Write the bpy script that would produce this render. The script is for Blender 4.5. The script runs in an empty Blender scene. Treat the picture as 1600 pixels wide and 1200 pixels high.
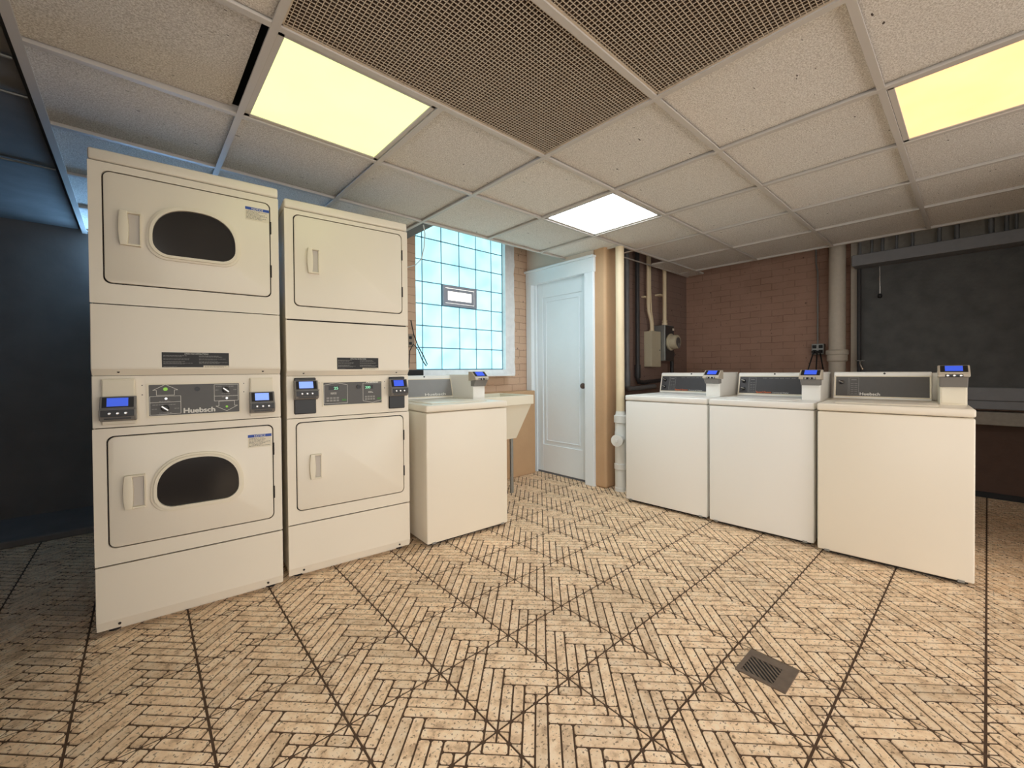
import bpy, bmesh, math, random
from mathutils import Vector, Matrix
random.seed(7)
C = bpy.context.scene.collection
PI = math.pi
# ------------------------------------------------------------ camera
cam_d = bpy.data.cameras.new('camera'); cam = bpy.data.objects.new('camera', cam_d); C.objects.link(cam)
yaw, pitch, roll = 0.83710, -0.0119, -0.0075
fw = Vector((math.cos(yaw)*math.cos(pitch), math.sin(yaw)*math.cos(pitch), math.sin(pitch)))
rt = fw.cross(Vector((0, 0, 1))).normalized(); up = rt.cross(fw)
c_, s_ = math.cos(roll), math.sin(roll)
rx = c_*rt + s_*up; uy = -s_*rt + c_*up
M = Matrix((rx, uy, -fw)).transposed().to_4x4(); M.translation = Vector((0, 0, 1.07))
cam.matrix_world = M
cam_d.sensor_fit = 'HORIZONTAL'; cam_d.sensor_width = 36.0; cam_d.lens = 654.06/1600*36.0
cam_d.shift_x = 0.0; cam_d.shift_y = -13.3/1600
cam_d.clip_start = 0.02; cam_d.clip_end = 60
bpy.context.scene.camera = cam
# ------------------------------------------------------------ world and exposure
w = bpy.data.worlds.new('world'); bpy.context.scene.world = w; w.use_nodes = True
w.node_tree.nodes['Background'].inputs[0].default_value = (1.0, 0.97, 0.93, 1)
w.node_tree.nodes['Background'].inputs[1].default_value = 2.45
vs = bpy.context.scene.view_settings
vs.view_transform = 'Standard'; vs.look = 'None'; vs.exposure = 0.0; vs.gamma = 1.0; vs.use_curve_mapping = False
LIGHT_GREEN = (1.5, 1.4, 0.46); LIGHT_WHITE = (12.5, 14.5, 16.0); LIGHT_YELLOW = (3.2, 2.3, 0.34)
WINDOW_COL = (0.66, 1.45, 1.75)
ZC = 2.154            # dropped ceiling height

# ------------------------------------------------------------ materials
def srgb(r, g, b):
    f = lambda c: (c/255/12.92) if c/255 <= 0.04045 else ((c/255+0.055)/1.055)**2.4
    return (f(r), f(g), f(b), 1)
def new_mat(name):
    m = bpy.data.materials.new(name); m.use_nodes = True
    return m, m.node_tree, m.node_tree.nodes['Principled BSDF']
def mat(name, col, rough=0.5, metal=0.0, noise=0.0, nscale=30, bump=0.0, bscale=200, emis=None, estr=1.0, spec=None):
    m, nt, b = new_mat(name); N, L = nt.nodes, nt.links
    b.inputs['Roughness'].default_value = rough; b.inputs['Metallic'].default_value = metal
    if spec is not None: b.inputs['Specular IOR Level'].default_value = spec
    tc = N.new('ShaderNodeTexCoord')
    n = N.new('ShaderNodeTexNoise'); n.inputs['Scale'].default_value = nscale; n.inputs['Detail'].default_value = 5
    L.new(tc.outputs['Object'], n.inputs['Vector'])
    mx = N.new('ShaderNodeMix'); mx.data_type = 'RGBA'
    mx.inputs[6].default_value = tuple(c*(1-noise) for c in col[:3])+(1,)
    mx.inputs[7].default_value = tuple(min(1, c*(1+noise)) for c in col[:3])+(1,)
    L.new(n.outputs['Fac'], mx.inputs[0]); L.new(mx.outputs[2], b.inputs['Base Color'])
    if bump:
        n2 = N.new('ShaderNodeTexNoise'); n2.inputs['Scale'].default_value = bscale; n2.inputs['Detail'].default_value = 3
        L.new(tc.outputs['Object'], n2.inputs['Vector'])
        bp = N.new('ShaderNodeBump'); bp.inputs['Strength'].default_value = bump; bp.inputs['Distance'].default_value = 0.004
        L.new(n2.outputs['Fac'], bp.inputs['Height']); L.new(bp.outputs['Normal'], b.inputs['Normal'])
    if emis:
        b.inputs['Emission Color'].default_value = emis+(1,); b.inputs['Emission Strength'].default_value = estr
    return m
def brick_mat(name, c1, c2, mortar, axis, scale=1.0, rough=0.85, bump=0.5, patch=None, mix=0.5):
    """painted brick. axis 'x': the wall runs along y (normal x); axis 'y': runs along x"""
    m, nt, b = new_mat(name); N, L = nt.nodes, nt.links
    g = N.new('ShaderNodeNewGeometry'); s = N.new('ShaderNodeSeparateXYZ'); L.new(g.outputs['Position'], s.inputs[0])
    wn = N.new('ShaderNodeTexNoise'); wn.inputs['Scale'].default_value = 9; wn.inputs['Detail'].default_value = 4; L.new(g.outputs['Position'], wn.inputs['Vector'])
    ad = N.new('ShaderNodeMath'); ad.operation = 'MULTIPLY_ADD'; ad.inputs[1].default_value = 0.022; L.new(wn.outputs['Fac'], ad.inputs[0]); L.new(s.outputs['Z'], ad.inputs[2])
    cb = N.new('ShaderNodeCombineXYZ'); L.new(s.outputs['Y' if axis == 'x' else 'X'], cb.inputs[0]); L.new(ad.outputs[0], cb.inputs[1])
    br = N.new('ShaderNodeTexBrick'); L.new(cb.outputs[0], br.inputs['Vector'])
    br.inputs['Scale'].default_value = scale; br.inputs['Brick Width'].default_value = 0.215; br.inputs['Row Height'].default_value = 0.072
    br.inputs['Mortar Size'].default_value = 0.0038; br.inputs['Mortar Smooth'].default_value = 0.5; br.inputs['Bias'].default_value = 0
    br.inputs['Color1'].default_value = c1; br.inputs['Color2'].default_value = c2; br.inputs['Mortar'].default_value = mortar
    big = N.new('ShaderNodeTexNoise'); big.inputs['Scale'].default_value = 3.5; big.inputs['Detail'].default_value = 6; L.new(g.outputs['Position'], big.inputs['Vector'])
    mx = N.new('ShaderNodeMix'); mx.data_type = 'RGBA'; mx.blend_type = 'MIX'
    cr = N.new('ShaderNodeMapRange'); cr.inputs[1].default_value = 0.4; cr.inputs[2].default_value = 0.62; cr.inputs[3].default_value = 0; cr.inputs[4].default_value = mix
    L.new(big.outputs['Fac'], cr.inputs[0]); L.new(cr.outputs[0], mx.inputs[0])
    L.new(br.outputs['Color'], mx.inputs[6]); mx.inputs[7].default_value = patch or c1
    # pits
    v = N.new('ShaderNodeTexNoise'); v.inputs['Scale'].default_value = 34; v.inputs['Detail'].default_value = 2; L.new(g.outputs['Position'], v.inputs['Vector'])
    pr_ = N.new('ShaderNodeMapRange'); pr_.inputs[1].default_value = 0.70; pr_.inputs[2].default_value = 0.76; L.new(v.outputs['Fac'], pr_.inputs[0])
    mp = N.new('ShaderNodeMix'); mp.data_type = 'RGBA'; L.new(pr_.outputs[0], mp.inputs[0]); L.new(mx.outputs[2], mp.inputs[6])
    mp.inputs[7].default_value = tuple(c*0.3 for c in c1[:3])+(1,)
    L.new(mp.outputs[2], b.inputs['Base Color']); b.inputs['Roughness'].default_value = rough
    sm = N.new('ShaderNodeMath'); sm.operation = 'MULTIPLY_ADD'; sm.inputs[1].default_value = -1.0
    fn = N.new('ShaderNodeTexNoise'); fn.inputs['Scale'].default_value = 60; fn.inputs['Detail'].default_value = 6; L.new(g.outputs['Position'], fn.inputs['Vector'])
    L.new(br.outputs['Fac'], sm.inputs[0]); L.new(fn.outputs['Fac'], sm.inputs[2])
    bp = N.new('ShaderNodeBump'); bp.inputs['Strength'].default_value = bump; bp.inputs['Distance'].default_value = 0.006
    L.new(sm.outputs[0], bp.inputs['Height']); L.new(bp.outputs['Normal'], b.inputs['Normal'])
    return m
def ceiling_mat():
    m, nt, b = new_mat('acoustic_tile'); N, L = nt.nodes, nt.links
    g = N.new('ShaderNodeNewGeometry')
    at = N.new('ShaderNodeAttribute'); at.attribute_name = 'tone'
    n = N.new('ShaderNodeTexNoise'); n.inputs['Scale'].default_value = 200; n.inputs['Detail'].default_value = 5; n.inputs['Roughness'].default_value = 0.7
    L.new(g.outputs['Position'], n.inputs['Vector'])
    r = N.new('ShaderNodeValToRGB'); r.color_ramp.elements[0].position = 0.38; r.color_ramp.elements[1].position = 0.60
    r.color_ramp.elements[0].color = srgb(196, 187, 174); r.color_ramp.elements[1].color = srgb(252, 247, 239); L.new(n.outputs['Fac'], r.inputs[0])
    # scattered dark fissures
    mp = N.new('ShaderNodeMapping'); mp.inputs['Scale'].default_value = (1, 2.6, 1); mp.inputs['Rotation'].default_value = (0, 0, .6); L.new(g.outputs['Position'], mp.inputs[0])
    n2 = N.new('ShaderNodeTexNoise'); n2.inputs['Scale'].default_value = 26; n2.inputs['Detail'].default_value = 1; L.new(mp.outputs[0], n2.inputs['Vector'])
    r2 = N.new('ShaderNodeMapRange'); r2.inputs[1].default_value = 0.775; r2.inputs[2].default_value = 0.79; L.new(n2.outputs['Fac'], r2.inputs[0])
    mx = N.new('ShaderNodeMix'); mx.data_type = 'RGBA'; L.new(r2.outputs[0], mx.inputs[0]); L.new(r.outputs[0], mx.inputs[6]); mx.inputs[7].default_value = srgb(80, 70, 60)
    mu = N.new('ShaderNodeMix'); mu.data_type = 'RGBA'; mu.blend_type = 'MULTIPLY'; mu.inputs[0].default_value = 1
    L.new(mx.outputs[2], mu.inputs[6]); L.new(at.outputs['Fac'], mu.inputs[7])
    L.new(mu.outputs[2], b.inputs['Base Color']); b.inputs['Roughness'].default_value = 0.95
    bp = N.new('ShaderNodeBump'); bp.inputs['Strength'].default_value = 0.55; bp.inputs['Distance'].default_value = 0.004
    L.new(n.outputs['Fac'], bp.inputs['Height']); L.new(bp.outputs['Normal'], b.inputs['Normal'])
    return m
def floor_mat():
    m, nt, b = new_mat('travertine_bars'); N, L = nt.nodes, nt.links
    g = N.new('ShaderNodeNewGeometry')
    at = N.new('ShaderNodeAttribute'); at.attribute_name = 'tone'
    n = N.new('ShaderNodeTexNoise'); n.inputs['Scale'].default_value = 22; n.inputs['Detail'].default_value = 6; n.inputs['Roughness'].default_value = 0.65
    L.new(g.outputs['Position'], n.inputs['Vector'])
    r = N.new('ShaderNodeValToRGB'); e = r.color_ramp.elements
    e[0].position = 0.33; e[0].color = srgb(202, 168, 134); e[1].position = 0.6; e[1].color = srgb(255, 228, 194)
    x = r.color_ramp.elements.new(0.47); x.color = srgb(244, 210, 170); L.new(n.outputs['Fac'], r.inputs[0])
    # pits of the stone print
    n2 = N.new('ShaderNodeTexNoise'); n2.inputs['Scale'].default_value = 95; n2.inputs['Detail'].default_value = 3; L.new(g.outputs['Position'], n2.inputs['Vector'])
    r2 = N.new('ShaderNodeMapRange'); r2.inputs[1].default_value = 0.58; r2.inputs[2].default_value = 0.65; r2.inputs[4].default_value = 0.8; L.new(n2.outputs['Fac'], r2.inputs[0])
    mx = N.new('ShaderNodeMix'); mx.data_type = 'RGBA'; L.new(r2.outputs[0], mx.inputs[0]); L.new(r.outputs[0], mx.inputs[6]); mx.inputs[7].default_value = srgb(110, 84, 58)
    mu = N.new('ShaderNodeMix'); mu.data_type = 'RGBA'; mu.blend_type = 'MULTIPLY'; mu.inputs[0].default_value = 1
    L.new(mx.outputs[2], mu.inputs[6]); L.new(at.outputs['Fac'], mu.inputs[7])
    # old grime, wide soft patches
    n3 = N.new('ShaderNodeTexNoise'); n3.inputs['Scale'].default_value = 1.3; n3.inputs['Detail'].default_value = 5; L.new(g.outputs['Position'], n3.inputs['Vector'])
    r3 = N.new('ShaderNodeMapRange'); r3.inputs[1].default_value = 0.55; r3.inputs[2].default_value = 0.75; r3.inputs[4].default_value = 0.35; L.new(n3.outputs['Fac'], r3.inputs[0])
    m3 = N.new('ShaderNodeMix'); m3.data_type = 'RGBA'; L.new(r3.outputs[0], m3.inputs[0]); L.new(mu.outputs[2], m3.inputs[6]); m3.inputs[7].default_value = srgb(165, 138, 104)
    L.new(m3.outputs[2], b.inputs['Base Color']); b.inputs['Roughness'].default_value = 0.55
    bp = N.new('ShaderNodeBump'); bp.inputs['Strength'].default_value = 0.3; bp.inputs['Distance'].default_value = 0.002
    L.new(n2.outputs['Fac'], bp.inputs['Height']); L.new(bp.outputs['Normal'], b.inputs['Normal'])
    return m
def glass_block_mat():
    m, nt, b = new_mat('glass_block'); N, L = nt.nodes, nt.links
    g = N.new('ShaderNodeNewGeometry')
    mp = N.new('ShaderNodeMapping'); mp.inputs['Rotation'].default_value = (0, math.radians(45), 0); L.new(g.outputs['Position'], mp.inputs[0])
    wv = N.new('ShaderNodeTexWave'); wv.inputs['Scale'].default_value = 27; wv.inputs['Distortion'].default_value = 1.0; wv.inputs['Detail'].default_value = 2; L.new(mp.outputs[0], wv.inputs['Vector'])
    n = N.new('ShaderNodeTexNoise'); n.inputs['Scale'].default_value = 7; n.inputs['Detail'].default_value = 3; L.new(g.outputs['Position'], n.inputs['Vector'])
    ad = N.new('ShaderNodeMath'); ad.operation = 'MULTIPLY_ADD'; ad.inputs[1].default_value = 0.55; L.new(wv.outputs['Fac'], ad.inputs[0]); L.new(n.outputs['Fac'], ad.inputs[2])
    r = N.new('ShaderNodeValToRGB'); e = r.color_ramp.elements
    e[0].position = 0.35; e[0].color = (0.26, 0.66, 0.84, 1); e[1].position = 1.05; e[1].color = (0.80, 1.5, 1.6, 1)
    L.new(ad.outputs[0], r.inputs[0])
    b.inputs['Base Color'].default_value = (0.25, 0.35, 0.38, 1); b.inputs['Roughness'].default_value = 0.2
    L.new(r.outputs[0], b.inputs['Emission Color']); b.inputs['Emission Strength'].default_value = 1.0
    return m

M_CREAM = mat('cream_enamel', srgb(239, 229, 211), 0.32, noise=0.015, nscale=3)
M_WHITE = mat('white_enamel', srgb(240, 237, 230), 0.35, noise=0.01, nscale=3)
M_PLASTIC = mat('cream_plastic', srgb(236, 226, 204), 0.45)
M_DARKGAP = mat('dark_gap', srgb(40, 34, 30), 0.8)
M_PANEL = mat('dark_grey_panel', srgb(88, 86, 84), 0.45, noise=0.08, nscale=40)
M_PANEL2 = mat('mid_grey_panel', srgb(138, 137, 136), 0.5, noise=0.06, nscale=20)
M_BLACK = mat('black_plastic', srgb(26, 25, 26), 0.35)
M_BLACKLBL = mat('black_label', srgb(22, 20, 20), 0.5)
M_INK = mat('white_ink', srgb(225, 222, 214), 0.6)
M_GREYINK = mat('grey_ink', srgb(150, 148, 144), 0.6)
M_ORANGE = mat('orange_ink', srgb(226, 112, 52), 0.5)
M_BLUEINK = mat('blue_ink', srgb(38, 78, 170), 0.5)
M_LBL = mat('label_paper', srgb(232, 222, 200), 0.6)
M_TEXT = mat('grey_text', srgb(120, 112, 100), 0.7)
M_GLASS = mat('dark_drum_glass', srgb(36, 34, 33), 0.12, noise=0.25, nscale=5)
M_CHROME = mat('chrome', srgb(200, 200, 200), 0.2, metal=1.0)
M_STEEL = mat('galvanised_steel', srgb(150, 150, 146), 0.45, metal=0.6, noise=0.2, nscale=15)
M_READERTOP = mat('beige_reader_face', srgb(186, 174, 156), 0.45)
M_READER = mat('grey_reader_housing', srgb(128, 124, 120), 0.45)
M_SCREEN = mat('blue_screen', srgb(40, 60, 190), 0.3, emis=(0.05, 0.12, 0.62), estr=0.8)
M_SCREENL = mat('pale_blue_screen', srgb(120, 150, 230), 0.3, emis=(0.30, 0.45, 1.0), estr=0.7)
M_GREENLED = mat('green_led', srgb(140, 210, 60), 0.3, emis=(0.25, 0.5, 0.06), estr=0.35)
M_DIGIT = mat('led_digits', srgb(150, 235, 190), 0.3, emis=(0.3, 0.8, 0.5), estr=0.4)
M_TBAR = mat('ceiling_grid_white', srgb(204, 197, 188), 0.5)
M_CEIL = ceiling_mat()
M_FLOOR = floor_mat()
M_GROUT = mat('dark_grout', srgb(84, 62, 44), 0.9, noise=0.2, nscale=60)
M_GB = glass_block_mat()
M_GBMORTAR = mat('block_mortar', srgb(90, 120, 140), 0.8)
M_PLASTER = mat('painted_plaster', srgb(226, 212, 196), 0.8, noise=0.06, nscale=6, bump=0.3, bscale=40)
M_REVEAL = mat('white_peeling_plaster', srgb(240, 240, 240), 0.8, noise=0.12, nscale=25, bump=0.8, bscale=50)
M_TAN = mat('tan_painted_masonry', srgb(196, 160, 122), 0.75, noise=0.10, nscale=5, bump=0.5, bscale=30)
M_BRICK_BROWN_X = brick_mat('brown_brick_x', srgb(174, 138, 118), srgb(168, 132, 112), srgb(140, 108, 92), 'x', patch=srgb(178, 142, 122), mix=0.8)
M_BRICK_BROWN_Y = brick_mat('brown_brick_y', srgb(146, 122, 110), srgb(142, 118, 106), srgb(122, 100, 90), 'y', patch=srgb(144, 118, 106), mix=0.9, bump=0.3)
M_BRICK_TAN = brick_mat('tan_brick', srgb(208, 176, 150), srgb(200, 168, 142), srgb(156, 126, 104), 'y', patch=srgb(212, 180, 152))
M_BRICK_LOW = mat('red_brown_wall', srgb(92, 70, 58), 0.85, noise=0.2, nscale=12, bump=0.4, bscale=40)
M_DOOR = mat('white_door_paint', srgb(234, 242, 246), 0.45, noise=0.04, nscale=4, bump=0.15, bscale=25)
M_BLACKBOARD = mat('black_painted_board', srgb(82, 82, 80), 0.6, noise=0.55, nscale=9, bump=0.6, bscale=35)
M_GREYSTEEL = mat('grey_painted_steel', srgb(134, 134, 136), 0.55, noise=0.12, nscale=20, bump=0.2, bscale=60)
M_CONCRETE = mat('sill_concrete', srgb(158, 150, 138), 0.9, noise=0.2, nscale=30, bump=0.4, bscale=80)
M_DARKWALL = mat('dark_cellar_wall', srgb(120, 112, 106), 0.9, noise=0.25, nscale=5, bump=0.4, bscale=15)
M_DARKCEIL = mat('dark_cellar_ceiling', srgb(120, 118, 114), 0.95, noise=0.3, nscale=6, bump=0.4, bscale=14)
M_PLENUM = mat('plenum_dark', srgb(60, 52, 46), 0.95, noise=0.2, nscale=8)
M_CREAMPIPE = mat('cream_pipe_paint', srgb(232, 212, 176), 0.5, noise=0.04, nscale=8)
M_GREYPIPE = mat('grey_cream_pipe_paint', srgb(198, 187, 170), 0.6, noise=0.1, nscale=30, bump=0.2, bscale=60)
M_PVC = mat('white_pvc', srgb(232, 230, 224), 0.4)
M_BLACKPIPE = mat('black_iron', srgb(52, 50, 50), 0.5, noise=0.2, nscale=20)
M_DARKPIPE = mat('dark_grey_pipe', srgb(120, 120, 120), 0.45, noise=0.2, nscale=20)
M_RUBBER = mat('black_rubber', srgb(22, 20, 20), 0.6)
M_BEIGEBOX = mat('beige_metal_box', srgb(196, 184, 156), 0.5, noise=0.05)
M_DRAIN = mat('worn_drain_metal', srgb(112, 96, 82), 0.6, metal=0.2, noise=0.35, nscale=25, bump=0.4, bscale=90)
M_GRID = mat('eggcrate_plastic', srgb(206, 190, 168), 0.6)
M_GRIDSHADE = mat('shaded_eggcrate', srgb(132, 114, 97), 0.9, noise=0.1, nscale=5)  # shade inside the cells, painted as a darker copy of the grille plastic
M_KNOB = mat('brown_knob', srgb(88, 70, 62), 0.4, metal=0.3)
M_COPPER = mat('brass', srgb(180, 150, 90), 0.4, metal=0.8)

# ------------------------------------------------------------ mesh helpers
class MB:
    def __init__(s): s.bm = bmesh.new()
    def box(s, x0, x1, y0, y1, z0, z1, bev=0.0, seg=2, M=None):
        vs_ = [s.bm.verts.new(p) for p in ((x0,y0,z0),(x1,y0,z0),(x1,y1,z0),(x0,y1,z0),(x0,y0,z1),(x1,y0,z1),(x1,y1,z1),(x0,y1,z1))]
        fs = [s.bm.faces.new([vs_[i] for i in f]) for f in ((0,3,2,1),(4,5,6,7),(0,1,5,4),(1,2,6,5),(2,3,7,6),(3,0,4,7))]
        if M is not None: bmesh.ops.transform(s.bm, matrix=M, verts=vs_)
        if bev > 0:
            es = list({e for f in fs for e in f.edges})
            bmesh.ops.bevel(s.bm, geom=es, offset=bev, segments=seg, affect='EDGES', profile=0.5)
        return s
    def prism(s, pts, d0, d1, axis='y', bev=0.0, seg=2):
        """pts in the plane perpendicular to axis: y -> (x,z), x -> (y,z), z -> (x,y)"""
        def P(a, b, d): return {'y': (a, d, b), 'x': (d, a, b), 'z': (a, b, d)}[axis]
        a = [s.bm.verts.new(P(p[0], p[1], d0)) for p in pts]; b = [s.bm.verts.new(P(p[0], p[1], d1)) for p in pts]
        n = len(pts); f0 = s.bm.faces.new(a); f1 = s.bm.faces.new(b[::-1]); fs = [f0, f1]
        for i in range(n): fs.append(s.bm.faces.new((a[i], b[i], b[(i+1) % n], a[(i+1) % n])))
        bmesh.ops.recalc_face_normals(s.bm, faces=fs)
        if bev > 0:
            es = list(set(f0.edges) | set(f1.edges))
            bmesh.ops.bevel(s.bm, geom=es, offset=bev, segments=seg, affect='EDGES', profile=0.5)
        return s
    def ring(s, outer, inner, y0, y1, bev=0.0):
        """plate with a hole, outlines in (x,z) with equal counts, extruded y0..y1"""
        n = len(outer); R = []
        for pts, y in ((outer, y0), (inner, y0), (inner, y1), (outer, y1)): R.append([s.bm.verts.new((p[0], y, p[1])) for p in pts])
        fs = []
        for k in range(4):
            A, B = R[k], R[(k+1) % 4]
            for i in range(n): fs.append(s.bm.faces.new((A[i], A[(i+1) % n], B[(i+1) % n], B[i])))
        bmesh.ops.recalc_face_normals(s.bm, faces=fs)
        return s
    def cyl(s, p0, p1, r, r1=None, seg=20, caps=True):
        p0, p1 = Vector(p0), Vector(p1); d = p1-p0; r1 = r if r1 is None else r1
        q = d.to_track_quat('Z', 'Y'); A, B = [], []
        for i in range(seg):
            a = 2*PI*i/seg; v = Vector((math.cos(a), math.sin(a), 0))
            A.append(s.bm.verts.new(p0+q@(v*r))); B.append(s.bm.verts.new(p1+q@(v*r1)))
        for i in range(seg): s.bm.faces.new((A[i], A[(i+1) % seg], B[(i+1) % seg], B[i]))
        if caps: s.bm.faces.new(A[::-1]); s.bm.faces.new(B)
        return s
    def tube(s, pts, r, seg=10):
        P = [Vector(p) for p in pts]; rings = []; prev = None
        for i, p in enumerate(P):
            d = (P[min(i+1, len(P)-1)]-P[max(i-1, 0)]).normalized()
            if prev is None:
                n = d.orthogonal().normalized()
            else:
                n = (prev-d*prev.dot(d)).normalized()
            prev = n; b = d.cross(n)
            rings.append([s.bm.verts.new(p+(n*math.cos(2*PI*k/seg)+b*math.sin(2*PI*k/seg))*r) for k in range(seg)])
        for A, B in zip(rings, rings[1:]):
            for i in range(seg): s.bm.faces.new((A[i], A[(i+1) % seg], B[(i+1) % seg], B[i]))
        s.bm.faces.new(rings[0][::-1]); s.bm.faces.new(rings[-1])
        return s
    def lathe(s, prof, c, axis=(0, 0, 1), seg=28):
        c = Vector(c); q = Vector(axis).to_track_quat('Z', 'Y'); rings = []
        for r, h in prof: rings.append([s.bm.verts.new(c+q@Vector((r*math.cos(2*PI*i/seg), r*math.sin(2*PI*i/seg), h))) for i in range(seg)])
        for A, B in zip(rings, rings[1:]):
            for i in range(seg): s.bm.faces.new((A[i], A[(i+1) % seg], B[(i+1) % seg], B[i]))
        s.bm.faces.new(rings[0][::-1]); s.bm.faces.new(rings[-1])
        return s
    def build(s, name, m, parent=None, smooth=False, kind=None):
        bmesh.ops.recalc_face_normals(s.bm, faces=s.bm.faces[:])
        me = bpy.data.meshes.new(name); s.bm.to_mesh(me); s.bm.free(); me.materials.append(m)
        if smooth:
            for p in me.polygons: p.use_smooth = True
            try: me.set_sharp_from_angle(angle=math.radians(35))
            except Exception: pass
        o = bpy.data.objects.new(name, me); C.objects.link(o)
        if parent: o.parent = parent
        if kind: o['kind'] = kind
        return o
def thing(name, label, cat, loc=(0, 0, 0), rotz=0, group=None):
    o = bpy.data.objects.new(name, None); C.objects.link(o); o.empty_display_size = 0.1
    o.location = loc; o.rotation_euler = (0, 0, rotz); o['label'] = label; o['category'] = cat
    if group: o['group'] = group
    return o
def tag(o, label, cat, group=None):
    o['label'] = label; o['category'] = cat
    if group: o['group'] = group
    return o
def arc(cx, cz, r, a0, a1, n=6):
    return [(cx+r*math.cos(math.radians(a0+(a1-a0)*i/n)), cz+r*math.sin(math.radians(a0+(a1-a0)*i/n))) for i in range(n+1)]
def rrect(x0, x1, z0, z1, r, n=5):
    return arc(x1-r, z1-r, r, 0, 90, n)+arc(x0+r, z1-r, r, 90, 180, n)+arc(x0+r, z0+r, r, 180, 270, n)+arc(x1-r, z0+r, r, 270, 360, n)
def text(s, size, x, z, y, m, parent, name='lettering', width=None, bold=0.0, align='LEFT', rot=None, depth=0.0004):
    cu = bpy.data.curves.new('t', 'FONT'); cu.body = s; cu.size = size; cu.extrude = depth; cu.align_x = align
    o = bpy.data.objects.new('t', cu); C.objects.link(o)
    dg = bpy.context.evaluated_depsgraph_get(); me = bpy.data.meshes.new_from_object(o.evaluated_get(dg)); bpy.data.objects.remove(o)
    xs = [v.co.x for v in me.vertices]; sc = 1.0
    if width: sc = width/(max(xs)-min(xs))
    off = min(xs) if align == 'LEFT' else 0
    for v in me.vertices:
        v.co.x = (v.co.x-off)*sc
    if bold:                                   # heavier strokes: side-by-side copies of the letters
        n0 = len(me.vertices); vv = [v.co.copy() for v in me.vertices]; ff = [tuple(p.vertices) for p in me.polygons]
        V_, F_ = [], []
        for k, (dx_, dy_) in enumerate(((-1, 0), (1, 0), (0, .7), (0, -.7))):
            V_ += [(v.x+dx_*bold*size, v.y+dy_*bold*size, v.z+k*0.00004) for v in vv]; F_ += [tuple(i+k*n0 for i in f) for f in ff]
        me = bpy.data.meshes.new(name); me.from_pydata(V_, [], F_)
    me.transform(Matrix.Rotation(PI/2, 4, 'X'))
    if rot is not None: me.transform(rot)
    me.transform(Matrix.Translation((x, y, z)))
    me.materials.clear(); me.materials.append(m)
    n = bpy.data.objects.new(name, me); C.objects.link(n); n.parent = parent
    return n

# ------------------------------------------------------------ floor
TS = 0.3192; FR = -0.012; FX, FY = 1.4274, 1.2595
BARS = [(-1,1,4,5),(-2,2,3,4),(-2,3,2,3),(-2,4,1,2),(0,5,0,1),(0,5,-1,0),(2,4,-2,-1),(2,3,-3,-2),
        (-5,-4,-1,1),(-4,-3,-2,2),(-3,-2,-3,3),(-2,-1,-4,1),(-1,0,-5,1),(0,1,-5,-1),(1,2,-4,-1)]
def floor_mesh():
    # piece outlines in tile-diagonal units, centre at 0, half diagonal 6
    g = 0.072; ch = 0.13; pieces = []
    for p0, p1, q0, q1 in BARS:
        a, b, c, d = p0+g, p1-g, q0+g, q1-g
        pieces.append([(a+ch,c),(b-ch,c),(b,c+ch),(b,d-ch),(b-ch,d),(a+ch,d),(a,d-ch),(a,c+ch)])
    for sx in (1, -1):
        for sy in (1, -1):
            for i in range(6):
                j = 5-i            # half cell with its square corner at (i, j)
                e = 0.20
                t = [(i+g, j+g), (i+1-e, j+g), (i+g, j+1-e)]
                t = [(sx*x, sy*y) for x, y in t]
                if sx*sy < 0: t = t[::-1]
                pieces.append(t)
    u = TS/math.sqrt(2)/6.0
    r2 = math.sqrt(0.5)
    # camera-right diagonal p = (1,-1)/sqrt2, away diagonal q = (1,1)/sqrt2
    tmpl = []
    for pc in pieces:
        cx = sum(p[0] for p in pc)/len(pc); cy = sum(p[1] for p in pc)/len(pc)
        top = []; low = []
        for p, q in pc:
            lp, lq = p, q
            k = 0.045
            d = math.hypot(p-cx, q-cy) or 1
            tp, tq = p-(p-cx)/d*k, q-(q-cy)/d*k
            top.append(((tp+tq)*r2*u, (tq-tp)*r2*u)); low.append(((lp+lq)*r2*u, (lq-lp)*r2*u))
        tmpl.append((top, low))
    V, F, T = [], [], []
    rnd = random.Random(3)
    cf, sf = math.cos(FR), math.sin(FR)
    for i in range(-9, 14):
        for j in range(-8, 12):
            bx = (i+0.5)*TS; by = (j+0.5)*TS
            cx = FX+bx*cf-by*sf; cy = FY+bx*sf+by*cf
            if cx > 5.25 or cy < -1.1 or cx < -1.5 or cy > 4.0: continue
            if cx < 0.2 and cy < 0.2: continue
            if cx > 3.25 and cy > 2.55: continue
            if cy > 3.3 and cx > 0.2: continue
            tt = rnd.uniform(0.95, 1.03)
            hole = (abs(cx-1.65) < 0.4 and abs(cy-0.49) < 0.4)
            for top, low in tmpl:
                n = len(top); b0 = len(V)
                rp = [(cx+x*cf-y*sf, cy+x*sf+y*cf) for x, y in top]; rl = [(cx+x*cf-y*sf, cy+x*sf+y*cf) for x, y in low]
                V.extend((x, y, 0.0) for x, y in rp); V.extend((x, y, -0.0028) for x, y in rl)
                t = tt*rnd.choice((1, 1, 1, 1.03, 0.95, 0.86))
                F.append(tuple(range(b0, b0+n))); T.append(t)
                for k in range(n):
                    F.append((b0+n+k, b0+n+(k+1) % n, b0+(k+1) % n, b0+k)); T.append(t*0.8)
    me = bpy.data.meshes.new('floor'); me.from_pydata(V, [], F)
    at = me.attributes.new('tone', 'FLOAT', 'FACE'); at.data.foreach_set('value', T)
    me.materials.append(M_FLOOR)
    o = bpy.data.objects.new('floor', me); C.objects.link(o); o['kind'] = 'structure'
    return o
floor_o = floor_mesh()
sub = MB().box(-3.0, 5.6, -3.0, 5.0, -0.10, -0.0026).build('floor_screed', M_GROUT, None); sub['kind'] = 'structure'; sub.name = 'trim_7'

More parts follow.
